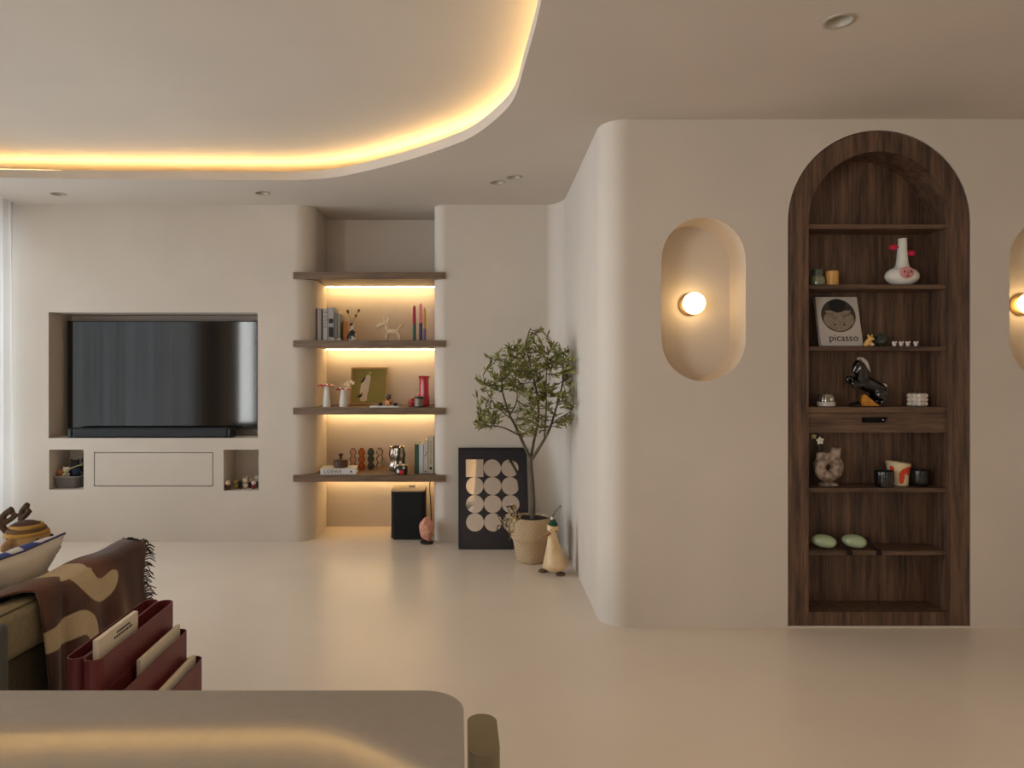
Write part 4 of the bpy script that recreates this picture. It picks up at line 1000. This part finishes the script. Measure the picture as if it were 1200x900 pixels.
for dy, o_ in ((-.022, 0), (.022, 1)):
    K([hp(1008, 451, dy * .6), hp(1003, 452 - o_ * 4, dy), hp(997.5, 449 - o_ * 5, dy), hp(996.5, 452.5 - o_ * 5, dy), hp(1000, 455 - o_ * 5, dy)], [.022, .017, .012, .010, .010])   # bent forelegs
    K([hp(1029, 459, dy * .7), hp(1027, 464.5, dy), hp(1031.5, 469, dy), hp(1029.5, 474, dy), hp(1027, 476.4, dy)], [.030, .023, .014, .011, .012])                                  # hind legs: stifle, hock, hoof
bm = fuse(bm, .0035, 3)
for v in bm.verts: v.co.z = max(v.co.z, .001)
part('body', bm, mat('horse_black', (14, 13, 13), .12, coat=.6), t, smooth=70)
bm = NB()
K([hp(1004.5, 421.5), hp(1010, 421.6), hp(1015, 426), hp(1018, 433)], [.008, .010, .010, .006], 8)
for i in range(6):
    p = hp(1009 + i * 1.6, 423 + i * 2.1); K([p, p + Vector((.008, 0, -.004)), p + Vector((.013, 0, -.016))], [.006, .005, .002], 6)
part('mane', fuse(bm, .0028, 1), mat('mane_silver', (196, 186, 172), .25, .3), t, smooth=60)
bm = NB(); K([hp(1031.5, 459), hp(1035, 451.5), hp(1038, 455), hp(1036.5, 464), hp(1034, 470)], [.008, .009, .011, .009, .003], 10); part('tail', bm, mat('horse_black', (14, 13, 13), .12), t)
bm = NB(); ell(bm, hp(1035.6, 453.0, -.004), (.015, .013, .012), R(.6, 'Y')); part('tail_tip', bm, mat('mane_silver', (196, 186, 172), .25, .3), t)
bm = NB(); bmesh.ops.create_icosphere(bm, subdivisions=3, radius=1.0); rng = random.Random(2)
for v in bm.verts: v.co = Vector((v.co.x * .085, v.co.y * .042, max(0, .004 + (v.co.z * .024 if v.co.z > 0 else v.co.z * .004))))
part('base', bm, mat('horse_base', (18, 16, 15), .2), t)
bm = NB(); prism(bm, [((1004.5 - 1015) * sh_, .002), ((1024 - 1015) * sh_, .002), ((1020.5 - 1015) * sh_, .022), ((1009 - 1015) * sh_, .062), ((1005 - 1015) * sh_, .058)], -.036, -.018, UPR)
prism(bm, [((1005 - 1015) * sh_, .002), ((1025 - 1015) * sh_, .002), ((1022 - 1015) * sh_, .016), ((1007 - 1015) * sh_, .026)], -.044, -.030, UPR)
bmesh.ops.bevel(bm, geom=bm.edges[:], offset=.003, segments=2, profile=.5, affect='EDGES')
part('gold_rock', bm, mat('gold_leaf', (202, 142, 60), .3, .7, var=.25, scale=50), t, 'gold painted rock')
# ring vase with orchid
z = CSZ[4]; Yv = 3.405; s = Yv / F
t = thing('ring_vase', 'mottled beige ring shaped vase with two necks and a white orchid', 'vase', stand(970.5, z))
def vp(px, py, dy=0.0): return Vector(((px - 970.5) * s, dy, (572.3 - py) * s))
bm = NB(); c = vp(970.5, 550.5)
tube(bm, [c + Vector((.046 * math.cos(a), 0, .046 * math.sin(a) * .98)) for a in [2 * PI * i / 36 for i in range(36)]], .030, 16, closed=True)
tube(bm, [vp(975, 545), vp(978.3, 538), vp(978.8, 527)], [.030, .026, .027], 18); tube(bm, [vp(964, 547), vp(961.6, 541), vp(960.5, 533)], [.028, .023, .021], 16)
lathe(bm, [(.046, 0), (.050, .003), (.050, .008), (.036, .016)], M=T(0, 0, 0) @ Matrix.Diagonal((1, .75, 1, 1)))
part('vase_body', fuse(bm, .004, 4), two_tone('mottled_clay', (112, 92, 80), (166, 144, 126), 34, .5, .6, .10), t, smooth=70)
bm = NB(); lathe(bm, [(.012, -.012), (.017, 0), (.0205, .002), (.021, -.004)], M=T(*vp(978.8, 527.6)), cap=False); lathe(bm, [(.009, -.01), (.012, 0), (.0155, .001), (.0155, -.004)], M=T(*vp(960.6, 533.8)), cap=False); part('neck_rim', bm, mat('clay_rim', (112, 92, 80), .6), t)
bm = NB(); tube(bm, catmull([vp(960.7, 536), vp(960.4, 528), vp(959.6, 520)], 6), .0016, 6); tube(bm, catmull([vp(960.6, 538), vp(958.5, 526), vp(955, 515)], 6), .0014, 6); part('orchid_stem', bm, mat('stem_dark', (70, 70, 40), .7), t)
for px, py, rr, mm in ((960.5, 519.5, .014, mat('orchid_white', (240, 234, 216), .55)), (953.3, 514.4, .0095, mat('orchid_green', (186, 178, 120), .55, var=.2, scale=60))):
    bm = NB(); c = vp(px, py, -.004)
    for i in range(5):
        a = i * 2 * PI / 5 + .4; ell(bm, c + Vector((rr * .75 * math.cos(a), 0, rr * .75 * math.sin(a))), (rr * .72, .003, rr * .5), R(-a, 'Y'), u=12, v=6)
    part('orchid_flower', bm, mm, t)
    bm = NB(); ell(bm, c + Vector((0, -.004, 0)), (rr * .28, .004, rr * .28), u=10, v=6); part('flower_centre', bm, mat('orchid_yellow', (206, 184, 96), .6), t)
# cups
for px, Yc, lb in ((1036.0, 3.366, 'black ribbed cup in front of the cream and red cup'), (1076.2, 3.400, 'black ribbed cup right of the cream and red cup')):
    t = thing('ribbed_cup', lb, 'cup', stand(px, z, Yc), 'black ribbed cups')
    bm = NB(); lathe(bm, [(.030, 0), (.038, .004), (.042, .03), (.042, .078), (.039, .08), (.038, .05), (.034, .01)], seg=72, mod=lambda a, zz: 1 + .025 * math.cos(18 * a), cap=False); bm.faces.new([v for v in bm.verts if v.co.z < 1e-6]); part('cup_body', bm, mat('black_glaze', (20, 18, 17), .2, coat=.3), t, smooth=60)
    bm = NB(); lathe(bm, [(.0385, .0785), (.0405, .0815), (.0425, .0785)], cap=False); part('rim', bm, mat('black_glaze_rim', (34, 30, 28), .2), t)
t = thing('painted_cup', 'cream cup painted with red shapes between the two black ribbed cups', 'cup', stand(1052.5, z, 3.424))
bm = NB(); lathe(bm, [(.038, 0), (.044, .004), (.046, .05), (.056, .115), (.053, .117), (.042, .05), (.036, .01)], cap=False); bm.faces.new([v for v in bm.verts if v.co.z < 1e-6])
for v in bm.verts: v.co.z += max(0, v.co.z - .08) * -.16 * (v.co.x / .05)
part('cup_body', bm, mat('cup_cream', (218, 198, 156), .4, var=.03), t, smooth=60)
mr = mat('cup_red', (206, 62, 34), .4, var=.08)
def shell_patch(name, poly, sh=-.50):
    bm = NB(); vv = {}; N = 46
    def vert(i, k):
        if (i, k) not in vv:
            a = -1.2 + 2.6 * i / N; zz = .01 + .10 * k / N
            r = (.0462 + (.010 * max(0, zz - .05) / .065)) + .0006 - max(0, .05 - zz) * .04
            x = r * math.sin(a + sh)
            vv[(i, k)] = bm.verts.new((x, -r * math.cos(a + sh), zz - max(0, zz - .08) * .16 * (x / .05)))
        return vv[(i, k)]
    for i in range(N):
        for k in range(N):
            if inside(-1.2 + 2.6 * (i + .5) / N, .01 + .10 * (k + .5) / N, poly): bm.faces.new((vert(i, k), vert(i + 1, k), vert(i + 1, k + 1), vert(i, k + 1)))
    part(name, bm, mr, t, smooth=60)
shell_patch('red_arch', blob([(.02, .018), (-.02, .05), (.06, .072), (.45, .092), (.85, .100), (1.2, .096), (1.2, .07), (1.0, .05), (.80, .062), (.56, .058), (.52, .035), (.40, .016), (.2, .012)], 5))
shell_patch('red_dot', blob([(-.85, .072), (-.80, .092), (-.58, .098), (-.40, .085), (-.42, .068), (-.62, .062)], 5))
# green glazed boxes with ribbons
z = CSZ[5]; Yg = 3.385; s = Yg / F
for px, py, lb, rx in ((965.6, 634.5, 'left sage green glazed pebble box with dark ribbon on the lower cabinet shelf', 988), (1000.8, 634, 'right sage green glazed pebble box with dark ribbon on the lower cabinet shelf', 1022)):
    t = thing('glazed_pebble_box', lb, 'box', stand(px, z, Yg), 'sage green glazed boxes')
    bm = NB(); ell(bm, (0, 0, .036), (.062, .042, .034), R(.10, 'Y')); ell(bm, (.012, -.004, .034), (.046, .040, .033), R(.12, 'Y'))
    part('box_body', fuse(bm, .004, 4), mat('celadon', (168, 182, 146), .12, var=.06, coat=.5), t, smooth=70)
    bm = NB(); ox = (rx - px) * s
    prev = None
    for p, w2 in (((.035, .0, .060), .006), ((.060, -.012, .052), .009), ((ox - .012, -.030, .010), .012), ((ox, -.0485, .0035), .013), ((ox + .002, -.0525, -.002), .013), ((ox + .004, -.0532, -.022), .015)):
        row = [bm.verts.new(Vector(p) + Vector((-w2, 0, 0))), bm.verts.new(Vector(p) + Vector((w2, 0, 0)))]
        if prev: bm.faces.new((prev[0], prev[1], row[1], row[0]))
        prev = row
    bmesh.ops.solidify(bm, geom=bm.faces[:], thickness=.0015)
    part('ribbon', bm, mat('ribbon_dark', (44, 28, 26), .7), t, 'dark brown ribbon hanging over the shelf edge')
# ================================================================== WALL LAMPS
for cx_, lb in ((N1, 'glowing round globe wall lamp inside the pill niche left of the arched cabinet'), (N2 + .012, 'glowing round globe wall lamp inside the niche at the right edge')):
    zc = Z_(355.5, 3.45)
    t = thing('globe_wall_lamp', lb, 'wall lamp', (cx_, YB + .2, zc), 'globe wall lamps')
    bm = NB(); lathe(bm, [(.0, 0), (.058, 0), (.058, .008), (.050, .012), (.034, .020), (0, .020)], M=R(PI / 2, 'X') @ T(0, 0, .001)); part('back_plate', bm, M_BRASS, t)
    bm = NB(); ell(bm, (0, -.066, 0), (.056, .056, .056), u=32, v=20); part('globe', bm, M_GLOBE, t, 'glowing glass globe', smooth=80)
# ================================================================== SOFA CORNER IN THE FOREGROUND
SR = -.0848
so = thing('sofa', 'khaki fabric sofa seen over its right arm, draped with the brown throw', 'sofa', (-1.19, 1.83, 0), rotz=SR)
M_SOFA = mat('khaki_fabric', (150, 138, 108), .95, var=.10, scale=70, bump=.3, bscale=300)
bm = NB(); box(bm, (-.047, .135, .545), (.094, .95, .15), bevel=.035, seg=4); arm = part('armrest', bm, M_SOFA, so, 'padded khaki armrest')
bm = NB(); tube(bm, [(-.010, -.30, .6105), (-.010, .58, .6105)], .0028, 8); part('piping', bm, mat('khaki_piping', (92, 82, 60), .9), arm)
bm = NB(); box(bm, (-.062, .135, .27), (.060, .90, .39), bevel=.01); part('side_panel', bm, mat('khaki_shaded', (96, 88, 70), .95, var=.1, scale=70), so)  # darker copy of the khaki fabric, shade below the arm painted in
bm = NB(); box(bm, (-.90, .20, .285), (1.60, .80, .19), bevel=.04, seg=4); part('seat_cushion', bm, M_SOFA, so)
bm = NB(); box(bm, (-.90, -.27, .36), (1.60, .12, .52), bevel=.04, seg=4); part('backrest', bm, M_SOFA, so)
bm = NB(); box(bm, (-.92, .16, .13), (1.60, .86, .10), bevel=.01); part('base_frame', bm, mat('khaki_shaded', (96, 88, 70), .95), so)
for x, y in ((-.10, .52), (-.10, -.24), (-1.65, .52), (-1.65, -.24)):
    bm = NB(); lathe(bm, [(.018, 0), (.022, .078)], M=T(x, y, 0)); part('leg', bm, M_BLACK, so)
# ---- throw
def seg_d(px, py, a, b):
    vx, vy = b[0] - a[0], b[1] - a[1]; t = max(0, min(1, ((px - a[0]) * vx + (py - a[1]) * vy) / (vx * vx + vy * vy + 1e-12)))
    return math.hypot(px - a[0] - t * vx, py - a[1] - t * vy)
def sdf(x, y, pl):
    d = min(seg_d(x, y, pl[i], pl[(i + 1) % len(pl)]) for i in range(len(pl)))
    return d if inside(x, y, pl) else -d
def smoothpl(p): return blob(p, 5)
# cream shapes, in (distance along the arm in metres from y 1.83, height on the outer side; above .64 runs over the top)
patA = smoothpl([(.10, .74), (.15, .675), (.205, .625), (.255, .575), (.30, .535), (.345, .518), (.39, .530), (.42, .560), (.425, .590), (.395, .602), (.345, .592), (.315, .605), (.30, .64), (.285, .69), (.25, .74)])
patB = smoothpl([(-.05, .522), (.05, .521), (.12, .522), (.17, .532), (.22, .530), (.27, .512), (.305, .475), (.315, .425), (.305, .395), (.285, .405), (.25, .445), (.20, .457), (.13, .455), (.05, .462), (-.05, .462)])
patC = smoothpl([(.33, .40), (.40, .41), (.47, .37), (.52, .29), (.47, .25), (.38, .30)])
prof = catmull([(-.104, 0, .50), (-.105, 0, .58), (-.098, 0, .620), (-.075, 0, .637), (-.045, 0, .640), (-.018, 0, .637), (.006, 0, .622), (.013, 0, .59), (.014, 0, .50), (.015, 0, .40), (.016, 0, .28), (.018, 0, .13)], 9)
arcl = [0.0]
for a, b in zip(prof, prof[1:]): arcl.append(arcl[-1] + (b - a).length)
crest = max(range(len(prof)), key=lambda i: prof[i].z)
bm = NB(); lay = bm.verts.layers.float.new('pattern'); NU = 100; grid = []; hem = []
pat = []
for j, p in enumerate(prof):
    row = []
    down = max(0, .62 - p.z) if p.x > 0 else 0
    if p.x > 0: st = .062 + .02 * min(1, down * 3)
    else: st = .062 - .10 * min(1, (0 - p.x) / .1) * 1.6
    en = .60 - .012 * math.sin(j * .2)
    for i in range(NU + 1):
        u = st + (en - st) * i / NU
        wv = min(1, down * 3.2)
        dx = wv * (.012 + .013 * math.sin(u * 31 + .6) + .007 * math.sin(u * 57 + p.z * 6))
        dx += -.020 * wv * math.exp(-((u - .155 - .01 * wv) / .012) ** 2) + .012 * min(1, down * 6) * math.exp(-((u - .115) / .03) ** 2)
        dz = .004 * math.sin(u * 23) * (1 if p.x <= .006 else 0)
        if p.x <= .006: dz += .004
        row.append(bm.verts.new((p.x + max(dx, -.002), u, p.z + dz)))
        zz = p.z if p.x > .0 else .64 + (arcl[-1] - arcl[j]) - (arcl[-1] - arcl[crest]) + (.0 if j <= crest else 0)
        if p.x <= 0: zz = .64 + abs(arcl[crest + 10 if crest + 10 < len(arcl) else -1] - arcl[j]) * .9
        pat.append(max(sdf(u, zz, patA), sdf(u, zz, patB), sdf(u, zz, patC)))
    grid.append(row); hem.append(row[-1].co.copy())
for j in range(len(grid) - 1):
    for i in range(NU): bm.faces.new((grid[j][i], grid[j][i + 1], grid[j + 1][i + 1], grid[j + 1][i]))
for v, k in zip([v for r in grid for v in r], pat): v[lay] = k
th = thing('throw_blanket', 'brown throw with cream wavy shapes and dark fringe draped over the sofa arm', 'blanket', (-1.19, 1.83, 0), rotz=SR)
m = bpy.data.materials.new('throw_wool'); m.use_nodes = True; nt = m.node_tree; b = nt.nodes['Principled BSDF']; b.inputs['Roughness'].default_value = .95; b.inputs['Sheen Weight'].default_value = .2
at_ = nt.nodes.new('ShaderNodeAttribute'); at_.attribute_name = 'pattern'
mr_ = nt.nodes.new('ShaderNodeMapRange'); mr_.inputs['From Min'].default_value = -.002; mr_.inputs['From Max'].default_value = .002
nt.links.new(at_.outputs['Fac'], mr_.inputs['Value'])
tc = nt.nodes.new('ShaderNodeTexCoord')
n1 = nt.nodes.new('ShaderNodeTexNoise'); n1.inputs['Scale'].default_value = 5; nt.links.new(tc.outputs['Object'], n1.inputs['Vector'])
r1 = nt.nodes.new('ShaderNodeValToRGB'); r1.color_ramp.elements[0].position = .38; r1.color_ramp.elements[0].color = lin((66, 38, 32)); r1.color_ramp.elements[1].position = .64; r1.color_ramp.elements[1].color = lin((112, 70, 47)); nt.links.new(n1.outputs['Fac'], r1.inputs[0])
n2 = nt.nodes.new('ShaderNodeTexNoise'); n2.inputs['Scale'].default_value = 130; nt.links.new(tc.outputs['Object'], n2.inputs['Vector'])
r2 = nt.nodes.new('ShaderNodeValToRGB'); r2.color_ramp.elements[0].color = lin((182, 162, 126)); r2.color_ramp.elements[1].color = lin((212, 194, 158)); nt.links.new(n2.outputs['Fac'], r2.inputs[0])
mx = nt.nodes.new('ShaderNodeMix'); mx.data_type = 'RGBA'
nt.links.new(mr_.outputs[0], mx.inputs[0]); nt.links.new(r1.outputs[0], mx.inputs[6]); nt.links.new(r2.outputs[0], mx.inputs[7]); nt.links.new(mx.outputs[2], b.inputs['Base Color'])
bp = nt.nodes.new('ShaderNodeBump'); bp.inputs['Strength'].default_value = .35; bp.inputs['Distance'].default_value = .003; nt.links.new(n2.outputs['Fac'], bp.inputs['Height']); nt.links.new(bp.outputs[0], b.inputs['Normal'])
cl = part('cloth', bm, m, th, smooth=80)
sol = cl.modifiers.new('thickness', 'SOLIDIFY'); sol.thickness = .006; sol.offset = 1
bm = NB(); rng = random.Random(4)
acc = 0.0
for a, b_ in zip(hem[6:], hem[7:]):
    L = (b_ - a).length; k = max(1, int(L / .0045))
    for i in range(k):
        p = a + (b_ - a) * (i / k) + Vector((.004, 0, .004 if p.x < .006 else 0))
        out = Vector((rng.uniform(.0, .022), rng.uniform(.018, .038), rng.uniform(-.020, .006)))
        tube(bm, [p, p + out * .55 + Vector((0, 0, .004)), p + out + Vector((rng.uniform(-.004, .006), rng.uniform(-.004, .004), -.010))], [.0026, .0022, .0014], 5)
fr_ = part('fringe', bm, mat('fringe_dark', (62, 54, 50), .95, var=.5, scale=60), th, 'dark grey wool fringe'); fr_['kind'] = 'stuff'
# ---- cushion leaning on the arm
pc_ = Vector((-1.392, 2.03, .590))
a_ = Vector((.07, -1, .04)).normalized(); d_ = Vector((-.56, 0, -.83)).normalized(); d_ = (d_ - a_ * d_.dot(a_)).normalized(); n_ = a_.cross(d_)
if n_.x < 0: n_ = -n_
cu_ = thing('cushion', 'white cushion with a blue printed front leaning inside the sofa arm', 'cushion', pc_)
LA, LD, TH = .23, .16, .062
bm = NB(); N = 26
def pil(u, v, sgn):
    e = (1 - u * u) * (1 - v * v); t = TH * (max(0, e) ** .42)
    pin = 1 - .07 * (1 - abs(u)) * abs(v) ** 3 - .0; pin2 = 1 - .07 * (1 - abs(v)) * abs(u) ** 3
    wr = .004 * math.sin(u * 9 + v * 4) * e
    return a_ * (u * LA * pin2) + d_ * (v * LD * pin) + n_ * (sgn * (t + wr * (1 if e > .05 else 0)))
fs = {}
for sgn in (1, -1):
    g_ = [[bm.verts.new(pil(-1 + 2 * i / N, -1 + 2 * j / N, sgn)) for i in range(N + 1)] for j in range(N + 1)]
    for j in range(N):
        for i in range(N):
            f = bm.faces.new((g_[j][i], g_[j][i + 1], g_[j + 1][i + 1], g_[j + 1][i])); f.material_index = 0 if sgn > 0 else 1
bmesh.ops.remove_doubles(bm, verts=bm.verts[:], dist=1e-5)
part('cover', bm, [mat('cushion_white', (214, 206, 194), .9, var=.03), two_tone('cushion_print', (44, 66, 140), (214, 210, 204), 9, .52, .9, .02)], cu_, smooth=80)
bm = NB(); lp = [pil(u, -1, 0) for u in [-1 + 2 * i / N for i in range(N)]] + [pil(1, v, 0) for v in [-1 + 2 * i / N for i in range(N)]] + [pil(u, 1, 0) for u in [1 - 2 * i / N for i in range(N)]] + [pil(-1, v, 0) for v in [1 - 2 * i / N for i in range(N)]]
tube(bm, lp, .0032, 8, closed=True); part('piping', bm, mat('cushion_piping', (66, 56, 104), .9), cu_)
# ---- plush reindeer
dv = Vector((-1.53, 2.40, .385)); 
t = thing('plush_reindeer', 'tan plush reindeer with brown antlers sitting behind the blue and white cushion', 'plush toy', dv, rotz=1.45)
mT = mat('plush_tan', (168, 130, 84), .95, var=.12, scale=60, bump=.6); mDk = mat('plush_brown', (84, 60, 44), .95, var=.15, scale=60, bump=.6)
bm = NB(); ell(bm, (0, 0, .10), (.085, .075, .10)); ell(bm, (-.07, -.06, .04), (.04, .07, .035)); ell(bm, (.07, -.06, .04), (.04, .07, .035)); ell(bm, (0, 0, .2), (.05, .05, .05)); part('body', fuse(bm, .008, 3), mT, t, smooth=70)
bm = NB(); ell(bm, (0, -.01, .265), (.072, .068, .068)); ell(bm, (0, -.075, .245), (.04, .045, .036)); ell(bm, (.085, .0, .275), (.035, .014, .020), R(.3, 'Y')); ell(bm, (-.085, .0, .275), (.035, .014, .020), R(-.3, 'Y')); hd = part('head', fuse(bm, .006, 3), mT, t, smooth=70)
bm = NB(); ell(bm, (0, .005, .300), (.066, .060, .044)); part('hair_cap', bm, mDk, hd)
for i, cc in enumerate(((176, 132, 60), (104, 78, 50), (186, 142, 70))):
    bm = NB(); tube(bm, [Vector((.068 * math.cos(x) , .062 * math.sin(x), .300 + .012 * i + .014 * math.cos(2 * x) * 0)) * 1 for x in [2 * PI * k_ / 28 for k_ in range(28)]], .008, 8, closed=True)
    for v in bm.verts: s_ = 1 - .12 * i; v.co.x *= s_; v.co.y *= s_
    part('headband', bm, mat('band_%d' % i, cc, .95, bump=.5), hd)
bm = NB(); ell(bm, (0, -.118, .252), (.014, .010, .011)); part('nose', bm, M_INK, hd)
bm = NB(); ell(bm, (-.034, -.07, .282), (.007, .005, .008)); ell(bm, (.034, -.07, .282), (.007, .005, .008)); part('eyes', bm, M_INK, hd)
for sx_ in (-1, 1):
    bm = NB(); tube(bm, catmull([(sx_ * .035, .04, .30), (sx_ * .045, .06, .335), (sx_ * .045, .055, .365), (sx_ * .035, .025, .392)], 5), .011, 10); tube(bm, catmull([(sx_ * .045, .058, .338), (sx_ * .038, .036, .350), (sx_ * .03, .012, .372)], 4), .009, 10)
    part('antler', fuse(bm, .004, 2), mDk, t, 'brown plush antler', smooth=70)
# ---- magazine rack
mBg = mat('burgundy_leather', (104, 38, 40), .45, var=.08, scale=20); 
rk = thing('magazine_rack', 'burgundy leather magazine rack with stepped pockets standing beside the sofa arm', 'magazine rack', (0, 0, 0))
def sleeve(x0, x1, y0, y1, z0, z1):
    w = x1 - x0; r = w / 2 - .0005
    o = rrect(w, y1 - y0, r, 8, (x0 + x1) / 2, (y0 + y1) / 2); i_ = rrect(w - .006, y1 - y0 - .006, r - .003, 8, (x0 + x1) / 2, (y0 + y1) / 2)
    bm = NB(); A = loop3(bm, o, z0); B_ = loop3(bm, o, z1); C_ = loop3(bm, i_, z1); D_ = loop3(bm, i_, z0 + .006)
    bm.faces.new(A[::-1]); bridge(bm, A, B_); bridge(bm, B_, C_); bridge(bm, C_, D_); bm.faces.new(D_)
    part('pocket', bm, mBg, rk, smooth=50)
sleeve(-.925, -.8812, 1.585, 2.005, .02, .580); sleeve(-.8808, -.8335, 1.575, 2.0, .02, .580); sleeve(-.8330, -.7875, 1.575, 1.985, .02, .500); sleeve(-.7870, -.7435, 1.575, 1.985, .02, .420)
bm = NB(); box(bm, (-.834, 1.79, .010), (.17, .38, .0195), bevel=.004); part('base', bm, M_BLACK, rk)
mP = mat('magazine_paper', (222, 210, 190), .6, var=.03)
for (x, y0, y1, z1, th_, lb) in ((-.857, 1.60, 1.80, .618, .014, 'cream booklet with two lines of dark print in the tallest pocket of the rack'), (-.811, 1.72, 1.965, .520, .012, 'thin cream magazine in the middle pocket of the rack'), (-.766, 1.66, 1.965, .432, .013, 'cream magazine in the lowest front pocket of the rack')):
    t = thing('magazine', lb, 'magazine', (x, (y0 + y1) / 2, .03), 'magazines in the rack')
    bm = NB(); h_ = z1 - .03; box(bm, (0, 0, h_ / 2), (th_, y1 - y0, h_), bevel=.0015); part('cover', bm, mP, t)
    bm = NB(); box(bm, (0, .001, h_ / 2 + .0006), (th_ - .004, y1 - y0 - .004, h_)); part('pages', bm, M_PAGE, t)
    if 'print' in lb:
        bm = NB()
        for k_, (z_, l_) in enumerate(((.604, .07), (.594, .095))):
            for q_ in range(9): box(bm, (th_ / 2 + .0004, .02 + (q_ - 4) * l_ / 9, z_ - .03), (.0008, l_ / 9 * .62, .005))
        part('print_lines', bm, M_INK, t)
# ---- table
mTb = mat('table_top', (146, 134, 120), .055, var=.03, scale=40, bump=.01, bscale=260, coat=.25, spec=.8)
tb = thing('dining_table', 'pale stone topped dining table with rounded corner in the foreground', 'table', (-.84, .61, 0))
bm = NB(); prism(bm, rrect(1.701, .922, .062, 12), .722, .7485)
bmesh.ops.bevel(bm, geom=[e for e in bm.edges if abs(e.verts[0].co.z - e.verts[1].co.z) < 1e-6 and e.verts[0].co.z > .74], offset=.0025, segments=2, profile=.5, affect='EDGES')
part('tabletop', bm, mTb, tb, smooth=30)
for x in (-.55, .12):
    bm = NB(); lathe(bm, [(.14, 0), (.15, .01), (.10, .05), (.075, .3), (.085, .6), (.16, .7215)], M=T(x, 0, 0), seg=32); part('pedestal_leg', bm, mat('table_leg', (120, 108, 94), .5), tb)
# ---- chair at the table end, chair at the far side
mCh = mat('olive_lacquer', (118, 104, 76), .4, var=.05)
ch = thing('dining_chair', 'dark olive wooden chair with rounded back post at the right end of the table', 'chair', (.0405, 1.033, 0))
pst = rrect(.047, .122, .0234, 10)
for y, h_ in ((0, .70), (-.42, .70)):
    bm = NB(); prism(bm, [(x, yy + y) for x, yy in pst], 0, h_)
    bmesh.ops.bevel(bm, geom=[e for e in bm.edges if e.verts[0].co.z > h_ - 1e-4 and e.verts[1].co.z > h_ - 1e-4], offset=.004, segments=3, profile=.5, affect='EDGES'); part('back_post', bm, mCh, ch)
bm = NB(); box(bm, (0, -.21, .56), (.028, .31, .16), bevel=.01); part('backrest', bm, mCh, ch)
bm = NB(); box(bm, (-.235, -.21, .43), (.42, .46, .04), bevel=.015); part('seat', bm, mCh, ch)
for y in (0, -.42):
    bm = NB(); lathe(bm, [(.014, 0), (.019, .411)], M=T(-.42, y, 0)); part('leg', bm, mCh, ch)
mC2 = mat('charcoal_shell', (74, 74, 70), .5, var=.06)
c2 = thing('dining_chair', 'charcoal grey chair back at the left edge, tucked at the far side of the table', 'chair', (-1.19, 1.30, 0))
bm = NB(); box(bm, (0, .13, .56), (.47, .035, .32), bevel=.016, seg=4); part('backrest', bm, mC2, c2)
bm = NB(); box(bm, (0, -.09, .43), (.46, .40, .04), bevel=.015); part('seat', bm, mC2, c2)
for x in (-.19, .19):
    for y in (-.25, .09):
        bm = NB(); lathe(bm, [(.012, 0), (.016, .411)], M=T(x, y, 0)); part('leg', bm, M_BLACK, c2)
    bm = NB(); box(bm, (x, .115, .43), (.03, .03, .14), bevel=.005); part('back_support', bm, M_BLACK, c2)
